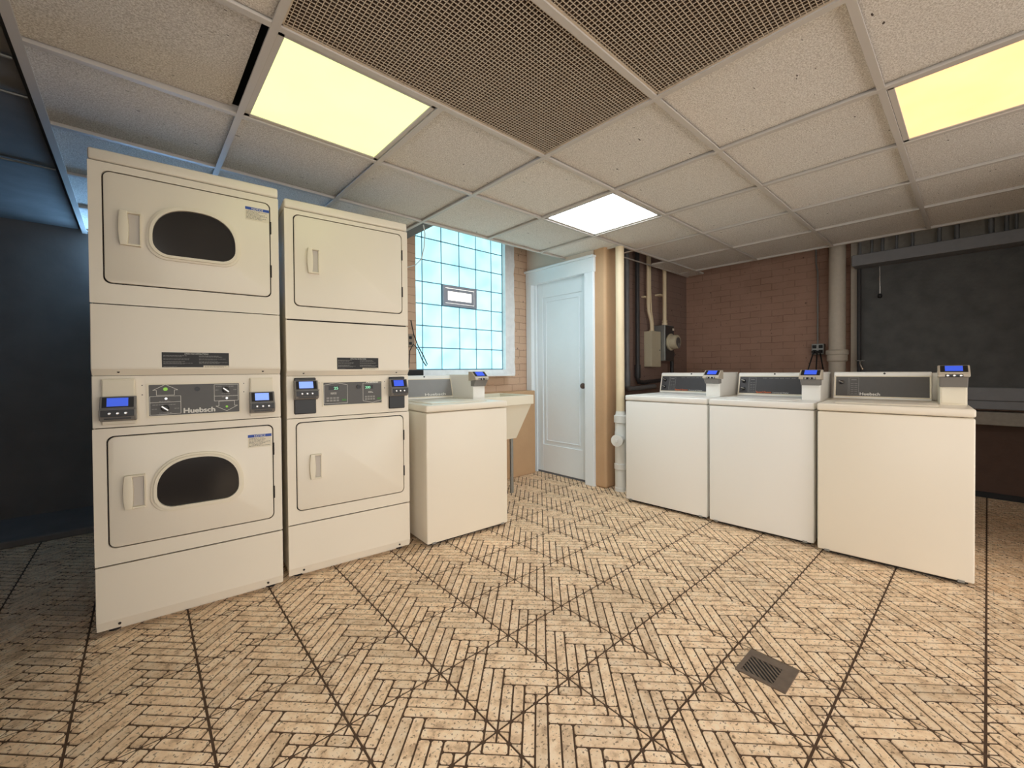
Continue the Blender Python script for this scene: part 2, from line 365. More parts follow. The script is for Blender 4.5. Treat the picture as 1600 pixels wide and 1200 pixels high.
# ------------------------------------------------------------ ceiling
CX, CY, G = 1.5612, 0.8613, 0.61
def gx(a): return CX+a*G
def gy(b): return CY+b*G
LIGHTS = {(-2, 1), (1, 1), (1, -2)}
VENT = {(-2, 0), (-1, 0), (-2, -1), (-1, -1)}
def ceiling_tiles():
    V, F, T = [], [], []
    rnd = random.Random(5)
    def slab(x0, x1, y0, y1, z, tone, th=0.016, dz=None):
        b0 = len(V)
        dz = dz or [0, 0, 0, 0]
        q = [(x0, y0), (x1, y0), (x1, y1), (x0, y1)]
        V.extend((x, y, z+d) for (x, y), d in zip(q, dz)); V.extend((x, y, z+th+d) for (x, y), d in zip(q, dz))
        for f in ((0, 3, 2, 1), (4, 5, 6, 7), (0, 1, 5, 4), (1, 2, 6, 5), (2, 3, 7, 6), (3, 0, 4, 7)):
            F.append(tuple(b0+i for i in f)); T.append(tone)
    for a in range(-3, 5):
        for b in range(-5, 7):
            if (a, b) in LIGHTS or (a, b) in VENT: continue
            x0, x1, y0, y1 = gx(a), gx(a+1), gy(b), gy(b+1)
            if a >= 3 and b >= 2: continue
            if b >= 3 and a >= 0: continue
            if a == 2 and b == 2: x1 = 3.17
            e = 0.006
            z = ZC+0.012; dz = None
            if (a, b) == (-3, 1): x1 -= 0.022; dz = [0, 0.006, 0.012, 0.0]
            slab(x0+e, x1-e, y0+e, y1-e, z, rnd.uniform(0.93, 1.04), dz=dz)
    # narrow cut pieces along the back wall, right of the open gap
    slab(4.02, 4.60, 2.09, 2.275, ZC+0.004, 0.9); slab(4.615, 4.85, 2.09, 2.275, ZC+0.004, 0.9)
    me = bpy.data.meshes.new('ceiling'); me.from_pydata(V, [], F)
    at = me.attributes.new('tone', 'FLOAT', 'FACE'); at.data.foreach_set('value', T)
    me.materials.append(M_CEIL)
    o = bpy.data.objects.new('ceiling', me); C.objects.link(o); o['kind'] = 'structure'
ceiling_tiles()
g = MB(); h = 0.012
XW = 4.61
for a in range(-3, 6):        # runners along y
    y1 = gy(7) if a <= 0 else (gy(3) if a <= 2 else gy(2))
    if a == 0: y1 = gy(6)
    wd = 0.014 if a in (-3,) else h
    for ya, yb_ in (((gy(-5), gy(-1)), (gy(1), y1)) if a == -1 else ((gy(-5), y1),)):
        g.box(gx(a)-wd, gx(a)+wd, ya, yb_, ZC-0.006, ZC+0.001); g.box(gx(a)-0.002, gx(a)+0.002, ya, yb_, ZC+0.001, ZC+0.035)
for b in range(-5, 8):        # runners along x
    x1 = XW if b <= 2 else (3.17 if b == 3 else gx(0))
    g.box(gx(-3), x1, gy(b)-h, gy(b)+h, ZC-0.0055, ZC+0.0014); g.box(gx(-3), x1, gy(b)-0.002, gy(b)+0.002, ZC+0.001, ZC+0.035)
g.box(3.375, 3.40, 2.09, 2.40, ZC-0.003, ZC+0.002)      # bare bars across the open gap
g.box(3.45, 4.85, 2.268, 2.286, ZC-0.003, ZC+0.002); g.box(4.60, 4.615, 2.09, 2.28, ZC-0.003, ZC+0.002)
g.box(3.16, 3.178, 2.08, 2.70, ZC-0.003, ZC+0.02)
g.build('trim_1', M_TBAR, kind='structure')
# structural slab above the dropped ceiling and the lower cellar ceiling on the left
MB().box(-0.3, 5.6, -3.0, 5.0, 2.62, 2.75).build('ceiling_slab', M_PLENUM, kind='structure')
lc = MB().box(-3.0, -0.3, 0.6, 5.0, 2.175, 2.75)
for yy in (1.30, 1.90): lc.box(-3.0, -0.3, yy, yy+0.12, 2.13, 2.20, 0.01)
lc.build('ceiling_left', M_DARKCEIL, kind='structure')

for yy, zz in ((2.22, 2.165), (2.50, 2.165), (3.3, 2.168)):
    tag(MB().tube([(-2.9, yy-.05, zz), (-1.2, yy, zz-.004), (-0.30, yy+.02, zz)], .006, 8).build('ceiling_pipe', M_STEEL, smooth=True), {2.22: 'thin pipe across the dark left ceiling, nearest of three', 2.50: 'thin pipe across the dark left ceiling, middle of three', 3.3: 'thin pipe across the dark left ceiling, farthest of three'}[yy], 'pipe')

# egg crate vents
def eggcrate(label, x0, x1, y0, y1):
    t = thing('ceiling_vent', label, 'vent', ((x0+x1)/2, (y0+y1)/2, ZC), 0)
    cx, cy = (x0+x1)/2, (y0+y1)/2
    m = MB(); nx = 80; ny = 40; e = 0.013
    hx = (x1-x0)/2-e; hy = (y1-y0)/2-e
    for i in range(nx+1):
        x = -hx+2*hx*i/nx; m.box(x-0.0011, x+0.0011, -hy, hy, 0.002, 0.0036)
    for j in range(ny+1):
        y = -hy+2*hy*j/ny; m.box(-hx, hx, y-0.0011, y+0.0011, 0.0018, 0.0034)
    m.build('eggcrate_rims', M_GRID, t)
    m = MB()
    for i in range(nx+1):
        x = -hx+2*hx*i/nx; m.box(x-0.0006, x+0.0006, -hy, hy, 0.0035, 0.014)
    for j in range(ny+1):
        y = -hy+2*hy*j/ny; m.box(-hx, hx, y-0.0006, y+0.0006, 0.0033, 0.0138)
    m.build('eggcrate_walls', M_GRIDSHADE, t)
    f = MB()
    for b in ((-hx-.001, hx+.001, -hy-.001, -hy+.006), (-hx-.001, hx+.001, hy-.006, hy+.001), (-hx-.001, -hx+.006, -hy, hy), (hx-.006, hx+.001, -hy, hy)):
        f.box(b[0], b[1], b[2], b[3], 0.001, 0.014)
    f.build('frame', M_GRID, t)
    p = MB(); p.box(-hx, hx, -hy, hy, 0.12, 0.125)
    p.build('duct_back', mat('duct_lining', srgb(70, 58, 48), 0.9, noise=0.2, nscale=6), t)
    return t
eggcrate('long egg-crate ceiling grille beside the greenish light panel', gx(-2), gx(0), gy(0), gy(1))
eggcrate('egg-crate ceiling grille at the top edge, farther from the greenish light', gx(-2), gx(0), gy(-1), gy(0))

def light_panel(a, b, label, col):
    cx, cy = gx(a+.5), gy(b+.5)
    t = thing('ceiling_light', label, 'ceiling light', (cx, cy, ZC))
    e = G/2-0.013
    f = MB()
    for b_ in ((-e, e, -e, -e+.022), (-e, e, e-.022, e), (-e, -e+.022, -e, e), (e-.022, e, -e, e)): f.box(*b_, 0.0, 0.02, 0.002)
    f.build('frame', M_TBAR, t)
    m, nt, bs = new_mat('lit_diffuser'); N, L = nt.nodes, nt.links
    tc = N.new('ShaderNodeTexCoord'); n = N.new('ShaderNodeTexNoise'); n.inputs['Scale'].default_value = 4.5; n.inputs['Detail'].default_value = 2
    L.new(tc.outputs['Object'], n.inputs['Vector'])
    mx = N.new('ShaderNodeMix'); mx.data_type = 'RGBA'; L.new(n.outputs['Fac'], mx.inputs[0])
    if col is LIGHT_GREEN: mx.inputs[6].default_value = (0.88, 1.15, 0.42, 1); mx.inputs[7].default_value = (1.2, 1.2, 0.52, 1)
    elif col is LIGHT_YELLOW: mx.inputs[6].default_value = (1.5, 0.74, 0.22, 1); mx.inputs[7].default_value = (1.5, 0.88, 0.40, 1)
    else: mx.inputs[6].default_value = col+(1,); mx.inputs[7].default_value = col+(1,)
    L.new(mx.outputs[2], bs.inputs['Emission Color']); bs.inputs['Emission Strength'].default_value = 1.0
    bs.inputs['Base Color'].default_value = (0.5, 0.5, 0.45, 1)
    e2 = e-0.02
    MB().box(-e2, e2, -e2, e2, 0.004, 0.009).build('diffuser', m, t)
    MB().box(-e2, e2, -e2, e2, 0.03, 0.10).build('housing', M_TBAR, t)
    return t
light_panel(-2, 1, 'square ceiling light with a greenish yellow diffuser above the dryers', LIGHT_GREEN)
light_panel(1, 1, 'square ceiling light glowing cool white, the one nearest the door', LIGHT_WHITE)
light_panel(1, -2, 'ceiling light with an amber yellow diffuser at the right edge', LIGHT_YELLOW)

# ------------------------------------------------------------ walls
XR = 5.2; YB = 2.46; XD = 3.13; YW = 3.22; YL = 4.6
MB().box(XR, XR+.2, -3.0, YB+.2, 0, 2.62).build('wall_right', M_BRICK_BROWN_X, kind='structure')
MB().box(3.30, XR, YB, YB+.2, 0, 2.62).build('wall_back_right', M_BRICK_BROWN_Y, kind='structure')
MB().box(3.13, 3.44, 2.22, 2.352, 0, 2.62, 0.022, 3).build('wall_pier', M_TAN, kind='structure')
MB().box(3.30, 3.44, 2.352, 2.70, 0, 2.62).build('wall_pier_back', M_TAN, kind='structure')
# door wall, with the opening
dw = MB()
dw.box(XD, XD+.17, 3.225, YW+.3, 0, 2.62); dw.box(XD, XD+.17, 2.352, 3.225, 2.09, 2.62)
dw.box(XD+.16, XD+.30, 2.36, 3.5, 0, 2.62)
dw.build('wall_door', M_PLASTER, kind='structure')
# window wall: tan painted brick with a ledge
WX0, WX1, WZ0, WZ1 = 1.80, 2.81, 1.085, 2.50
ww = MB()
ww.box(0.95, WX0, YW, YW+.30, 0, 2.62); ww.box(WX1+.12, XD+.3, YW, YW+.30, 0, 2.62)
ww.box(WX0, WX1+.12, YW, YW+.30, 0, WZ0-.045); ww.box(WX0, WX1+.12, YW, YW+.30, WZ1, 2.62)
ww.build('wall_window', M_BRICK_TAN, kind='structure')
ld = MB(); ld.box(1.0, 3.10, YW-.14, YW+.01, 0, 0.86, 0.008); ld.build('wall_ledge', M_TAN, kind='structure')
fr = MB()
rr = random.Random(2)
# plaster reveal with ragged outer edge
def ragged(p0, p1, n, amp, nx, nz):
    return [(p0[0]+(p1[0]-p0[0])*i/n+nx*rr.uniform(-amp, amp), p0[1]+(p1[1]-p0[1])*i/n+nz*rr.uniform(-amp, amp)) for i in range(n+1)]
outer = ragged((WX1+.128, WZ1), (WX1+.128, WZ0-.055), 34, 0.008, 1, 0)+ragged((WX1+.12, WZ0-.06), (WX0-.02, WZ0-.06), 26, 0.006, 0, 1)
pts = outer+[(WX0-.02, WZ0-.005), (WX1+.005, WZ0-.005), (WX1+.005, WZ1)]
fr.prism(pts, YW-.006, YW+.06, 'y')
fr.build('trim_10', M_REVEAL, kind='structure')
wb = MB(); wb.box(WX0, WX1+.01, YW+.0425, YW+.13, WZ0-.01, WZ1)
window_1 = wb.build('window_1', M_GBMORTAR, kind='structure')
gb = MB(); xe = [1.80, 1.886, 2.084, 2.280, 2.476, 2.668, 2.81]
zr = [WZ0+0.1935*k for k in range(8)]
for i in range(6):
    for k in range(7):
        if i in (2, 3) and k == 3: continue
        gb.box(xe[i]+.004, xe[i+1]-.004, YW+.040, YW+.06, zr[k]+.004, zr[k+1]-.004, 0.003, 1)
gb.build('glass_blocks', M_GB, window_1)
# small hopper vent in the window
hx0, hx1, hz0, hz1 = 2.09, 2.47, zr[3]+.004, zr[4]-.002
vf = MB(); M_ALU = mat('grey_aluminium', srgb(160, 164, 176), 0.45, metal=0.3)
vf.ring([(hx0, hz0), (hx1, hz0), (hx1, hz1), (hx0, hz1)], [(hx0+.022, hz0+.022), (hx1-.022, hz0+.022), (hx1-.022, hz1-.022), (hx0+.022, hz1-.022)], YW+.02, YW+.06)
vf.ring([(hx0+.028, hz0+.028), (hx1-.028, hz0+.028), (hx1-.028, hz1-.028), (hx0+.028, hz1-.028)], [(hx0+.055, hz0+.052), (hx1-.055, hz0+.052), (hx1-.055, hz1-.052), (hx0+.055, hz1-.052)], YW+.028, YW+.06)
vf.box(2.255, 2.305, YW+.012, YW+.03, hz1-.05, hz1-.035, 0.003)
vf.build('vent_frame', M_ALU, window_1)
MB().box(hx0+.02, hx1-.02, YW+.034, YW+.040, hz0+.02, hz1-.02).build('vent_pane', mat('lit_pane', (0.9, 0.9, 0.85, 1), 0.3, emis=(1.0, 0.97, 0.90), estr=1.1), window_1)
# left cellar walls and an unseen window added to glow blue on the left ceiling
MB().box(-3.0, 5.0, YL, YL+.2, 0, 2.62).build('wall_left', M_DARKWALL, kind='structure')
MB().box(-3.2, -3.0, 0.6, YL+.2, 0, 2.62).build('wall_left_side', M_DARKWALL, kind='structure')
MB().box(-3.0, -0.36, 1.0, 1.15, 0, 2.62).build('wall_light_block_left', M_DARKWALL, kind='structure')  # added out of view to keep world light off the left cellar
MB().box(0.95, 1.05, YW+.3, YL, 0, 2.62).build('wall_return', M_DARKWALL, kind='structure')
MB().box(-3.0, 0.95, 3.97, YL, 0, 0.045, 0.01).build('trim_curb', M_DARKWALL, kind='structure')
w2 = MB(); w2.box(-0.10, 0.55, YL-.03, YL, 1.80, 2.10)
MBm = mat('added_window_glow', (0.3, 0.4, 0.5, 1), 0.3, emis=(0.30, 0.62, 1.10), estr=34)
w2.build('added_glow_window', MBm, kind='structure')
MB().box(-0.14, 0.90, 3.95, YL, 1.66, 1.70).build('trim_light_baffle', M_DARKWALL, kind='structure')  # unseen shelf, added to stop the blue glow reaching the floor
MB().box(3.45, XR, -0.75, -0.60, 0, 2.62).build('wall_light_block_right', M_BRICK_BROWN_Y, kind='structure')  # added out of view to darken the floor and wall behind the washers
# joist above the ceiling edge near the window
MB().box(1.60, 1.72, 2.72, YW, 2.185, 2.6).build('trim_9', M_DARKCEIL, kind='structure')

# door
slab_x = 3.185
door = MB()
door.box(slab_x, slab_x+.03, 2.40, 3.14, 0.02, 1.975)
dd = door.build('door_1', M_DOOR, kind='structure')
mo = MB()
def frame_rect(mb, x0, x1, y0, y1, z0, z1, t):
    mb.box(x0, x1, y0, y0+t, z0, z1, 0.003, 1); mb.box(x0, x1, y1-t, y1, z0, z1, 0.003, 1)
    mb.box(x0, x1, y0+t, y1-t, z0, z0+t, 0.003, 1); mb.box(x0, x1, y0+t, y1-t, z1-t, z1, 0.003, 1)
mo.box(slab_x-.014, slab_x, 2.40, 2.52, 0.02, 1.975, 0.003, 1); mo.box(slab_x-.014, slab_x, 3.035, 3.14, 0.02, 1.975, 0.003, 1)
mo.box(slab_x-.014, slab_x, 2.52, 3.035, 1.82, 1.975, 0.003, 1); mo.box(slab_x-.014, slab_x, 2.52, 3.035, 0.02, 0.30, 0.003, 1)
frame_rect(mo, slab_x-.009, slab_x, 2.555, 3.0, 0.335, 1.785, 0.012)
mo.build('door_rail', M_DOOR, dd)
kb = MB(); kb.lathe([(0.022, 0), (0.022, 0.004), (0.010, 0.008), (0.010, 0.03), (0.024, 0.038), (0.028, 0.05), (0.024, 0.062), (0.012, 0.067)], (slab_x-.014, 2.47, 0.92), (-1, 0, 0))
kb.build('door_knob', M_KNOB, dd, smooth=True)
kh = MB(); kh.cyl((slab_x-.0145, 2.475, 1.27), (slab_x-.019, 2.475, 1.27), 0.008); kh.cyl((slab_x-.0145, 2.475, 1.10), (slab_x-.019, 2.475, 1.10), 0.006)
kh.build('keyhole', M_KNOB, dd)
MB().box(slab_x-.008, slab_x+.02, 2.40, 3.14, 0.0, 0.022).build('door_sweep', mat('grey_sweep', srgb(110, 115, 125), 0.6), dd)
# casing
cs = MB()
cs.box(XD-.025, XD+.03, 2.335, 2.44, 0, 2.075, 0.004, 1); cs.box(XD-.025, XD+.03, 3.135, 3.215, 0, 2.075, 0.004, 1)
cs.box(XD-.028, XD+.03, 2.325, 3.215, 1.965, 2.095, 0.004, 1); cs.box(XD-.05, XD+.03, 2.32, 3.22, 2.095, 2.115, 0.003, 1)
cs.box(XD+.02, slab_x+.02, 2.36, 2.41, 0, 2.0); cs.box(XD+.02, slab_x+.02, 3.135, 3.17, 0, 2.0); cs.box(XD+.02, slab_x+.02, 2.41, 3.14, 1.97, 2.0)
cs.box(slab_x-.036, slab_x-.016, 3.105, 3.14, 0, 1.97, 0.002, 1)
cs.build('trim_2', M_DOOR, kind='structure')

# ------------------------------------------------------------ card readers
def reader_buttons(par, xs, y, z, r=0.0055):
    for x in xs: MB().lathe([(r, 0), (r, 0.002), (r*0.6, 0.003)], (x, y, z), (0, -1, 0), 14).build('button', M_CHROME, par)
def make_dryer_reader(parent, x0, x1, ztop, zbot, style, screen):
    """card reader on the control panel. style 'flap': cream door above the head, 'black': black back plate"""
    w_ = x1-x0; cx = (x0+x1)/2
    rd = None
    if style == 'flap':
        b = MB(); b.box(x0, x1, -0.014, 0.0, zbot, ztop, 0.002, 1)
        rd = b.build('card_reader', M_PLASTIC, parent)
        MB().box(x0+.004, x1-.004, -0.017, -0.013, ztop-.075, ztop-.006, 0.001, 1).build('access_flap', M_PLASTIC, rd)
        h0, h1 = zbot+.015, zbot+.115
    else:
        b = MB(); b.box(x0, x1, -0.008, 0.0, zbot, ztop, 0.004, 1)
        rd = b.build('card_reader', M_BLACK, parent)
        h0, h1 = ztop-.112, ztop-.014
    rd['label'] = 'card reader with blue screen and three round buttons'
    # head: side profile (y, z): sloping screen on top, button strip, tongue at the bottom
    prof = [(-0.010, h1), (-0.030, h1), (-0.046, h1-.046), (-0.060, h1-.052), (-0.060, h1-.078), (-0.050, h0+.006), (-0.030, h0), (-0.010, h0)]
    hd = MB(); hd.prism(prof, x0-.003, x1+.004, 'x', 0.002, 1); hd.build('reader_head', M_READER, rd)
    # dark bezel and screen on the sloped face
    def slope(u0, u1, t0, t1, off, mname, m):
        # u: x ; t along the slope 0(top)..1
        A = Vector((0, -0.030, h1)); B = Vector((0, -0.046, h1-.046)); d_ = B-A; n = Vector((0, -d_.z, d_.y)).normalized()
        if n.y > 0: n = -n
        bm_ = MB(); q = []
        for u_, t_ in ((u0, t1), (u1, t1), (u1, t0), (u0, t0)):
            q.append(A+d_*t_+Vector((u_, 0, 0)))
        vs0 = [bm_.bm.verts.new(p) for p in q]; vs1 = [bm_.bm.verts.new(p+n*off) for p in q]
        bm_.bm.faces.new(vs0); bm_.bm.faces.new(vs1[::-1])
        for i in range(4): bm_.bm.faces.new((vs0[i], vs0[(i+1) % 4], vs1[(i+1) % 4], vs1[i]))
        return bm_.build(mname, m, rd)
    slope(x0+.004, x1-.003, 0.08, 0.96, 0.0015, 'bezel', M_BLACK)
    slope(x0+.018, x1-.020, 0.14, 0.86, 0.0022, 'screen', screen)
    bs = MB(); bs.box(x0+.002, x1-.001, -0.0625, -0.0595, h1-.079, h1-.053, 0.001, 1); bs.build('button_strip', M_BLACK, rd)
    reader_buttons(rd, (cx-.024, cx, cx+.024), -0.0625, h1-.066)
    sl = MB(); sl.box(x0+.012, x1-.010, -0.060, -0.045, h0+.010, h0+.014); sl.build('card_slot', M_BLACK, rd)
    return rd
def text_lines(mb, x0, x1, z0, z1, y, rows, rnd, fill=0.8, th=0.35):
    for r in range(rows):
        zc = z1-(z1-z0)*(r+.5)/rows; x = x0; e = x0+(x1-x0)*rnd.uniform(fill*0.7, 1.0); hgt = (z1-z0)/rows*th/2
        while x < e:
            l = rnd.uniform(0.003, 0.011); xx = min(x+l, e)
            mb.box(x, xx, y-.0004, y, zc-hgt, zc+hgt); x = xx+0.0018

# ------------------------------------------------------------ stacked dryers
def d_window(w0, w1, z0, z1, n=40, inset=0.0):
    """outline of the dryer window: flat-ish bottom, arched top, rounded corners"""
    x0, x1, b, t = w0+inset, w1-inset, z0+inset, z1-inset
    cx = (x0+x1)/2; hw = (x1-x0)/2; pts = []
    mid = b+(t-b)*0.42
    # lower corners rounded, upper half a flat ellipse
    r = min(0.07, hw*0.45)-inset*0.4
    pts += [(x0+r*(1-math.cos(a)), mid-(mid-b-0.0)+r*(1-math.sin(a))) for a in [PI/2*i/8 for i in range(0, 9)]]
    pts = [(x0+r-r*math.cos(a), b+r-r*math.sin(a)) for a in [PI/2*i/8 for i in range(9)]]      # left-bottom
    pts += [(x1-r+r*math.sin(a), b+r-r*math.cos(a)) for a in [PI/2*i/8 for i in range(9)]]     # right-bottom
    ze = b+r+(t-b)*0.08
    for i in range(0, n+1):
        a = PI*i/n
        pts.append((cx+hw*math.copysign(abs(math.cos(a))**0.82, math.cos(a)), ze+(t-ze)*math.sin(a)**0.92))
    return pts
def make_dryer(label, loc, yaw, w_, h_, windows, style):
    t = thing('stacked_dryer', label, 'tumble dryer', loc, yaw)
    dp = 0.70; k = h_/1.975; kx = w_/0.668
    Z = lambda z: z*k
    X = lambda x: x*kx
    f0 = 0.0                                             # front plane y = 0, panels 6 mm proud of the body
    b = MB(); b.box(0.004, w_-.004, 0.012, dp, 0.03, h_-.012, 0.004, 1)
    b.box(0.03, w_-.03, 0.05, dp-.03, 0.0, 0.035)
    body = b.build('cabinet', M_CREAM, t)
    # top cap
    MB().box(0, w_, -0.001, dp+.004, Z(1.928), h_, 0.010, 3).build('top_cap', M_CREAM, t, smooth=True)
    # dark seams are the real gaps between panels
    sm = MB(); sm.box(0.008, w_-.008, 0.0115, 0.02, 0.03, Z(1.93)); sm.build('seam_backing', M_DARKGAP, t)
    def panel(z0, z1, name, bev=0.004): return MB().box(0, w_, f0, 0.0145, z0, z1, bev, 2).build(name, M_CREAM, t, smooth=True)
    # upper door surround and lower door surround with openings closed by the doors
    def surround(z0, z1, dz0, dz1, name):
        x0, x1 = X(0.040), w_-X(0.034); r = 0.026
        inn = rrect(x0, x1, dz0, dz1, r, 6); n = len(inn)
        out = rrect(0, w_, z0, z1, 0.003, 6)
        m_ = MB(); m_.ring(out, inn, f0, 0.0145)
        o = m_.build(name, M_CREAM, t)
        return x0, x1
    def door(z0, z1, dz0, dz1, win, note, hz):
        x0, x1 = surround(z0, z1, dz0, dz1, 'door_surround')
        e = 0.0048
        dm = MB(); dm.prism(rrect(x0+e, x1-e, dz0+e, dz1-e, 0.024, 6), -0.003, 0.010, 'y', 0.003, 2)
        dr = dm.build('door', M_CREAM, t, smooth=True)
        # hinges on the right
        for zz in (dz0+(dz1-dz0)*0.28, dz0+(dz1-dz0)*0.74): MB().box(x1-.004, x1+.003, -0.004, 0.002, zz-.03, zz+.03, 0.001, 1).build('hinge', M_DARKGAP, dr)
        # handle: a cupped pull, open to the right
        hx0, hw_, hh = X(0.086 if windows else 0.100), 0.072 if windows else 0.062, 0.140 if windows else 0.130
        z_0, z_1 = hz-hh/2, hz+hh/2
        hm = MB()
        grip = [(hx0+.002+0.006*abs(2*i/8-1)**2, z_0+(z_1-z_0)*i/8) for i in range(9)]
        grip += [(hx0+hw_*0.42+0.005*(1-abs(2*i/8-1)**2), z_1-(z_1-z_0)*i/8) for i in range(9)]
        hm.prism(grip, -0.024, -0.003, 'y', 0.003, 2)
        hm.box(hx0+hw_*0.36, hx0+hw_, -0.020, -0.003, z_1-.008, z_1, 0.002, 1)
        hm.box(hx0+hw_*0.36, hx0+hw_, -0.020, -0.003, z_0, z_0+.008, 0.002, 1)
        hm.box(hx0+hw_-.004, hx0+hw_, -0.012, -0.003, z_0, z_1, 0.001, 1)
        ho = hm.build('handle', M_PLASTIC, dr, smooth=True)
        MB().prism([(hx0+hw_*0.42, z_0+.008), (hx0+hw_-.004, z_0+.008), (hx0+hw_-.004, z_1-.008), (hx0+hw_*0.42, z_1-.008)], -0.0042, -0.003, 'y').build('finger_recess', mat('recess_grey', srgb(196, 188, 178), 0.5), dr)
        if win:
            a, b_, c, d_ = win
            o_ = d_window(a, b_, c, d_); i_ = d_window(a, b_, c, d_, inset=0.020); m2 = d_window(a, b_, c, d_, inset=0.009)
            rg = MB(); rg.ring(o_, m2, -0.013, -0.002); rg.ring(m2, i_, -0.022, -0.002)
            rg.build('window_ring', M_PLASTIC, dr, smooth=True)
            MB().prism(d_window(a, b_, c, d_, inset=0.018), -0.0105, -0.004, 'y').build('window_glass', M_GLASS, dr)
        if note:
            a, c = note
            n = MB(); n.box(a, a+.098, -0.0036, -0.003, c, c+.062); no = n.build('notice_label', M_LBL, t); no['label'] = 'NOTICE sticker with blue header'
            MB().box(a, a+.098, -0.0040, -0.0036, c+.049, c+.062).build('header_band', M_BLUEINK, no)
            text('NOTICE', 0.013, a+.049, c+.0508, -0.0042, M_INK, no, bold=0.015, align='CENTER')
            q = MB(); text_lines(q, a+.004, a+.092, c+.005, c+.046, -0.0036, 7, random.Random(int(c*1000))); q.build('small_print', M_TEXT, no)
        return dr
    if windows:
        door(Z(1.354), Z(1.923), Z(1.435), Z(1.893), (X(0.175), X(0.508), Z(1.556), Z(1.800)), (X(0.530), Z(1.795)), Z(1.667))
        door(Z(0.289), Z(0.846), Z(0.353), Z(0.815), (X(0.175), X(0.508), Z(0.472), Z(0.716)), (X(0.527), Z(0.710)), Z(0.578))
    else:
        door(Z(1.358), Z(1.923), Z(1.425), Z(1.902), None, None, Z(1.668))
        door(Z(0.289), Z(0.838), Z(0.353), Z(0.820), None, None, Z(0.580))
    # middle panel with the undercut lip, control panel, toe panel
    z0, z1 = Z(1.062), Z(1.350)
    mp = MB(); mp.prism([(0.0, z1), (0.0145, z1), (0.0145, z0), (0.011, z0), (-0.009, z0+.026), (-0.007, z0+.034)], 0, w_, 'x', 0.002, 1)
    mid = mp.build('middle_panel', M_CREAM, t)
    for xx in (0.08, w_-.075): MB().cyl((xx, 0.006, z0+.014), (xx, -0.001, z0+.016), 0.005, seg=10).build('screw', M_DARKGAP, mid)
    pl = MB(); px0, px1 = (X(0.218), X(0.457)) if windows else (X(0.250), X(0.480))
    pz0, pz1 = Z(1.092), Z(1.160)
    # plaque lies on the slightly leaning panel face
    tilt = Matrix.Identity(4)
    yf = -0.0062
    pl.box(px0, px1, yf-.001, yf+.004, pz0, pz1, 0.0, 1); po = pl.build('instruction_plaque', M_BLACKLBL, t); po['label'] = 'black plaque of printed operating instructions'
    q = MB(); rn = random.Random(11)
    text('OPERATING INSTRUCTIONS', 0.0085, (px0+px1)/2, pz1-.009, yf-.0012, M_INK, po, width=0.085, align='CENTER')
    mx = (px0+px1)/2
    for (a, b_, za, zb, rws) in ((px0+.005, mx-.010, pz1-.021, pz1-.012, 2), (px0+.005, mx-.010, pz1-.033, pz1-.026, 2), (px0+.005, mx-.004, pz1-.052, pz1-.038, 4), (px0+.005, mx-.05, pz0+.002, pz0+.008, 2),
                                  (mx+.008, px1-.006, pz1-.021, pz1-.012, 2), (mx+.008, px1-.01, pz1-.033, pz1-.026, 2), (mx+.008, px1-.005, pz1-.050, pz1-.038, 3)):
        text_lines(q, a, b_, za, zb, yf-.001, rws, rn)
    q.build('small_print', M_GREYINK, po)
    MB().box(px0+.60*(px1-px0), px1-.001, yf-.0016, yf-.001, pz0+.001, pz0+.011).build('white_strip', M_LBL, po)
    q2 = MB(); text_lines(q2, px0+.62*(px1-px0), px1-.006, pz0+.002, pz0+.010, yf-.0016, 2, rn); q2.build('strip_print', M_TEXT, po)
    cz0, cz1 = (Z(0.849) if windows else Z(0.841)), Z(1.0605)
    cpn = MB().box(0, w_, 0.004, 0.020, cz0, cz1, 0.002, 1).build('control_panel', M_CREAM, t)
    y0 = 0.004
    if windows: a, b_, c, d_ = X(0.166), X(0.500), 0.879*k, 1.026*k
    else: a, b_, c, d_ = X(0.172), X(0.505), 0.893*k, 1.030*k
    rim = MB(); rim.ring(rrect(a, b_, c, d_, 0.004, 3), rrect(a+.007, b_-.005, c+.008, d_-.006, 0.003, 3), y0-.004, y0+.001); rim.build('fascia_rim', M_PLASTIC, cpn)
    fp = MB().box(a+.005, b_-.004, y0-.002, y0+.001, c+.006, d_-.005).build('fascia', M_PANEL, t)
    yi = y0-.0025
    ink = MB()
    def line(x_0, z_0, x_1, z_1, m_=None, tk=0.0008):
        m_ = m_ or ink
        dx, dz = x_1-x_0, z_1-z_0; L_ = math.hypot(dx, dz); nx, nz = -dz/L_*tk, dx/L_*tk
        m_.prism([(x_0-nx, z_0-nz), (x_1-nx, z_1-nz), (x_1+nx, z_1+nz), (x_0+nx, z_0+nz)], yi, yi+.0006, 'y')
    def poly(P):
        for p, q_ in zip(P, P[1:]+P[:1]): line(*p, *q_)
    def arrow(cx, cz, sgn):
        P = [(-.042, 0), (0, .024), (.042, 0), (.030, 0), (.030, -.022), (-.030, -.022), (-.030, 0)]
        poly([(cx+x, cz+sgn*z) for x, z in P])
        MB().lathe([(0.008 if sgn > 0 else 0.005, 0), (0.007 if sgn > 0 else 0.004, 0.002)], (cx, yi, cz+sgn*0.004), (0, -1, 0), 16).build('indicator', M_GREENLED, fp)
    def knob(cx, cz, r=0.014, ang=0.7, m_=M_BLACK):
        kn = MB(); kn.lathe([(r, 0), (r*0.95, 0.010), (r*0.7, 0.014)], (cx, yi, cz), (0, -1, 0), 20)
        ko = kn.build('knob', m_, fp, smooth=True)
        R = Matrix.Rotation(ang, 4, 'Y')
        MB().box(-r*1.1, r*1.1, -0.024, -0.010, -r*0.28, r*0.28, 0.002, 1, M=Matrix.Translation((cx, yi, cz))@R).build('knob_grip', M_CHROME, fp)
    dx = b_-a; dz = d_-c
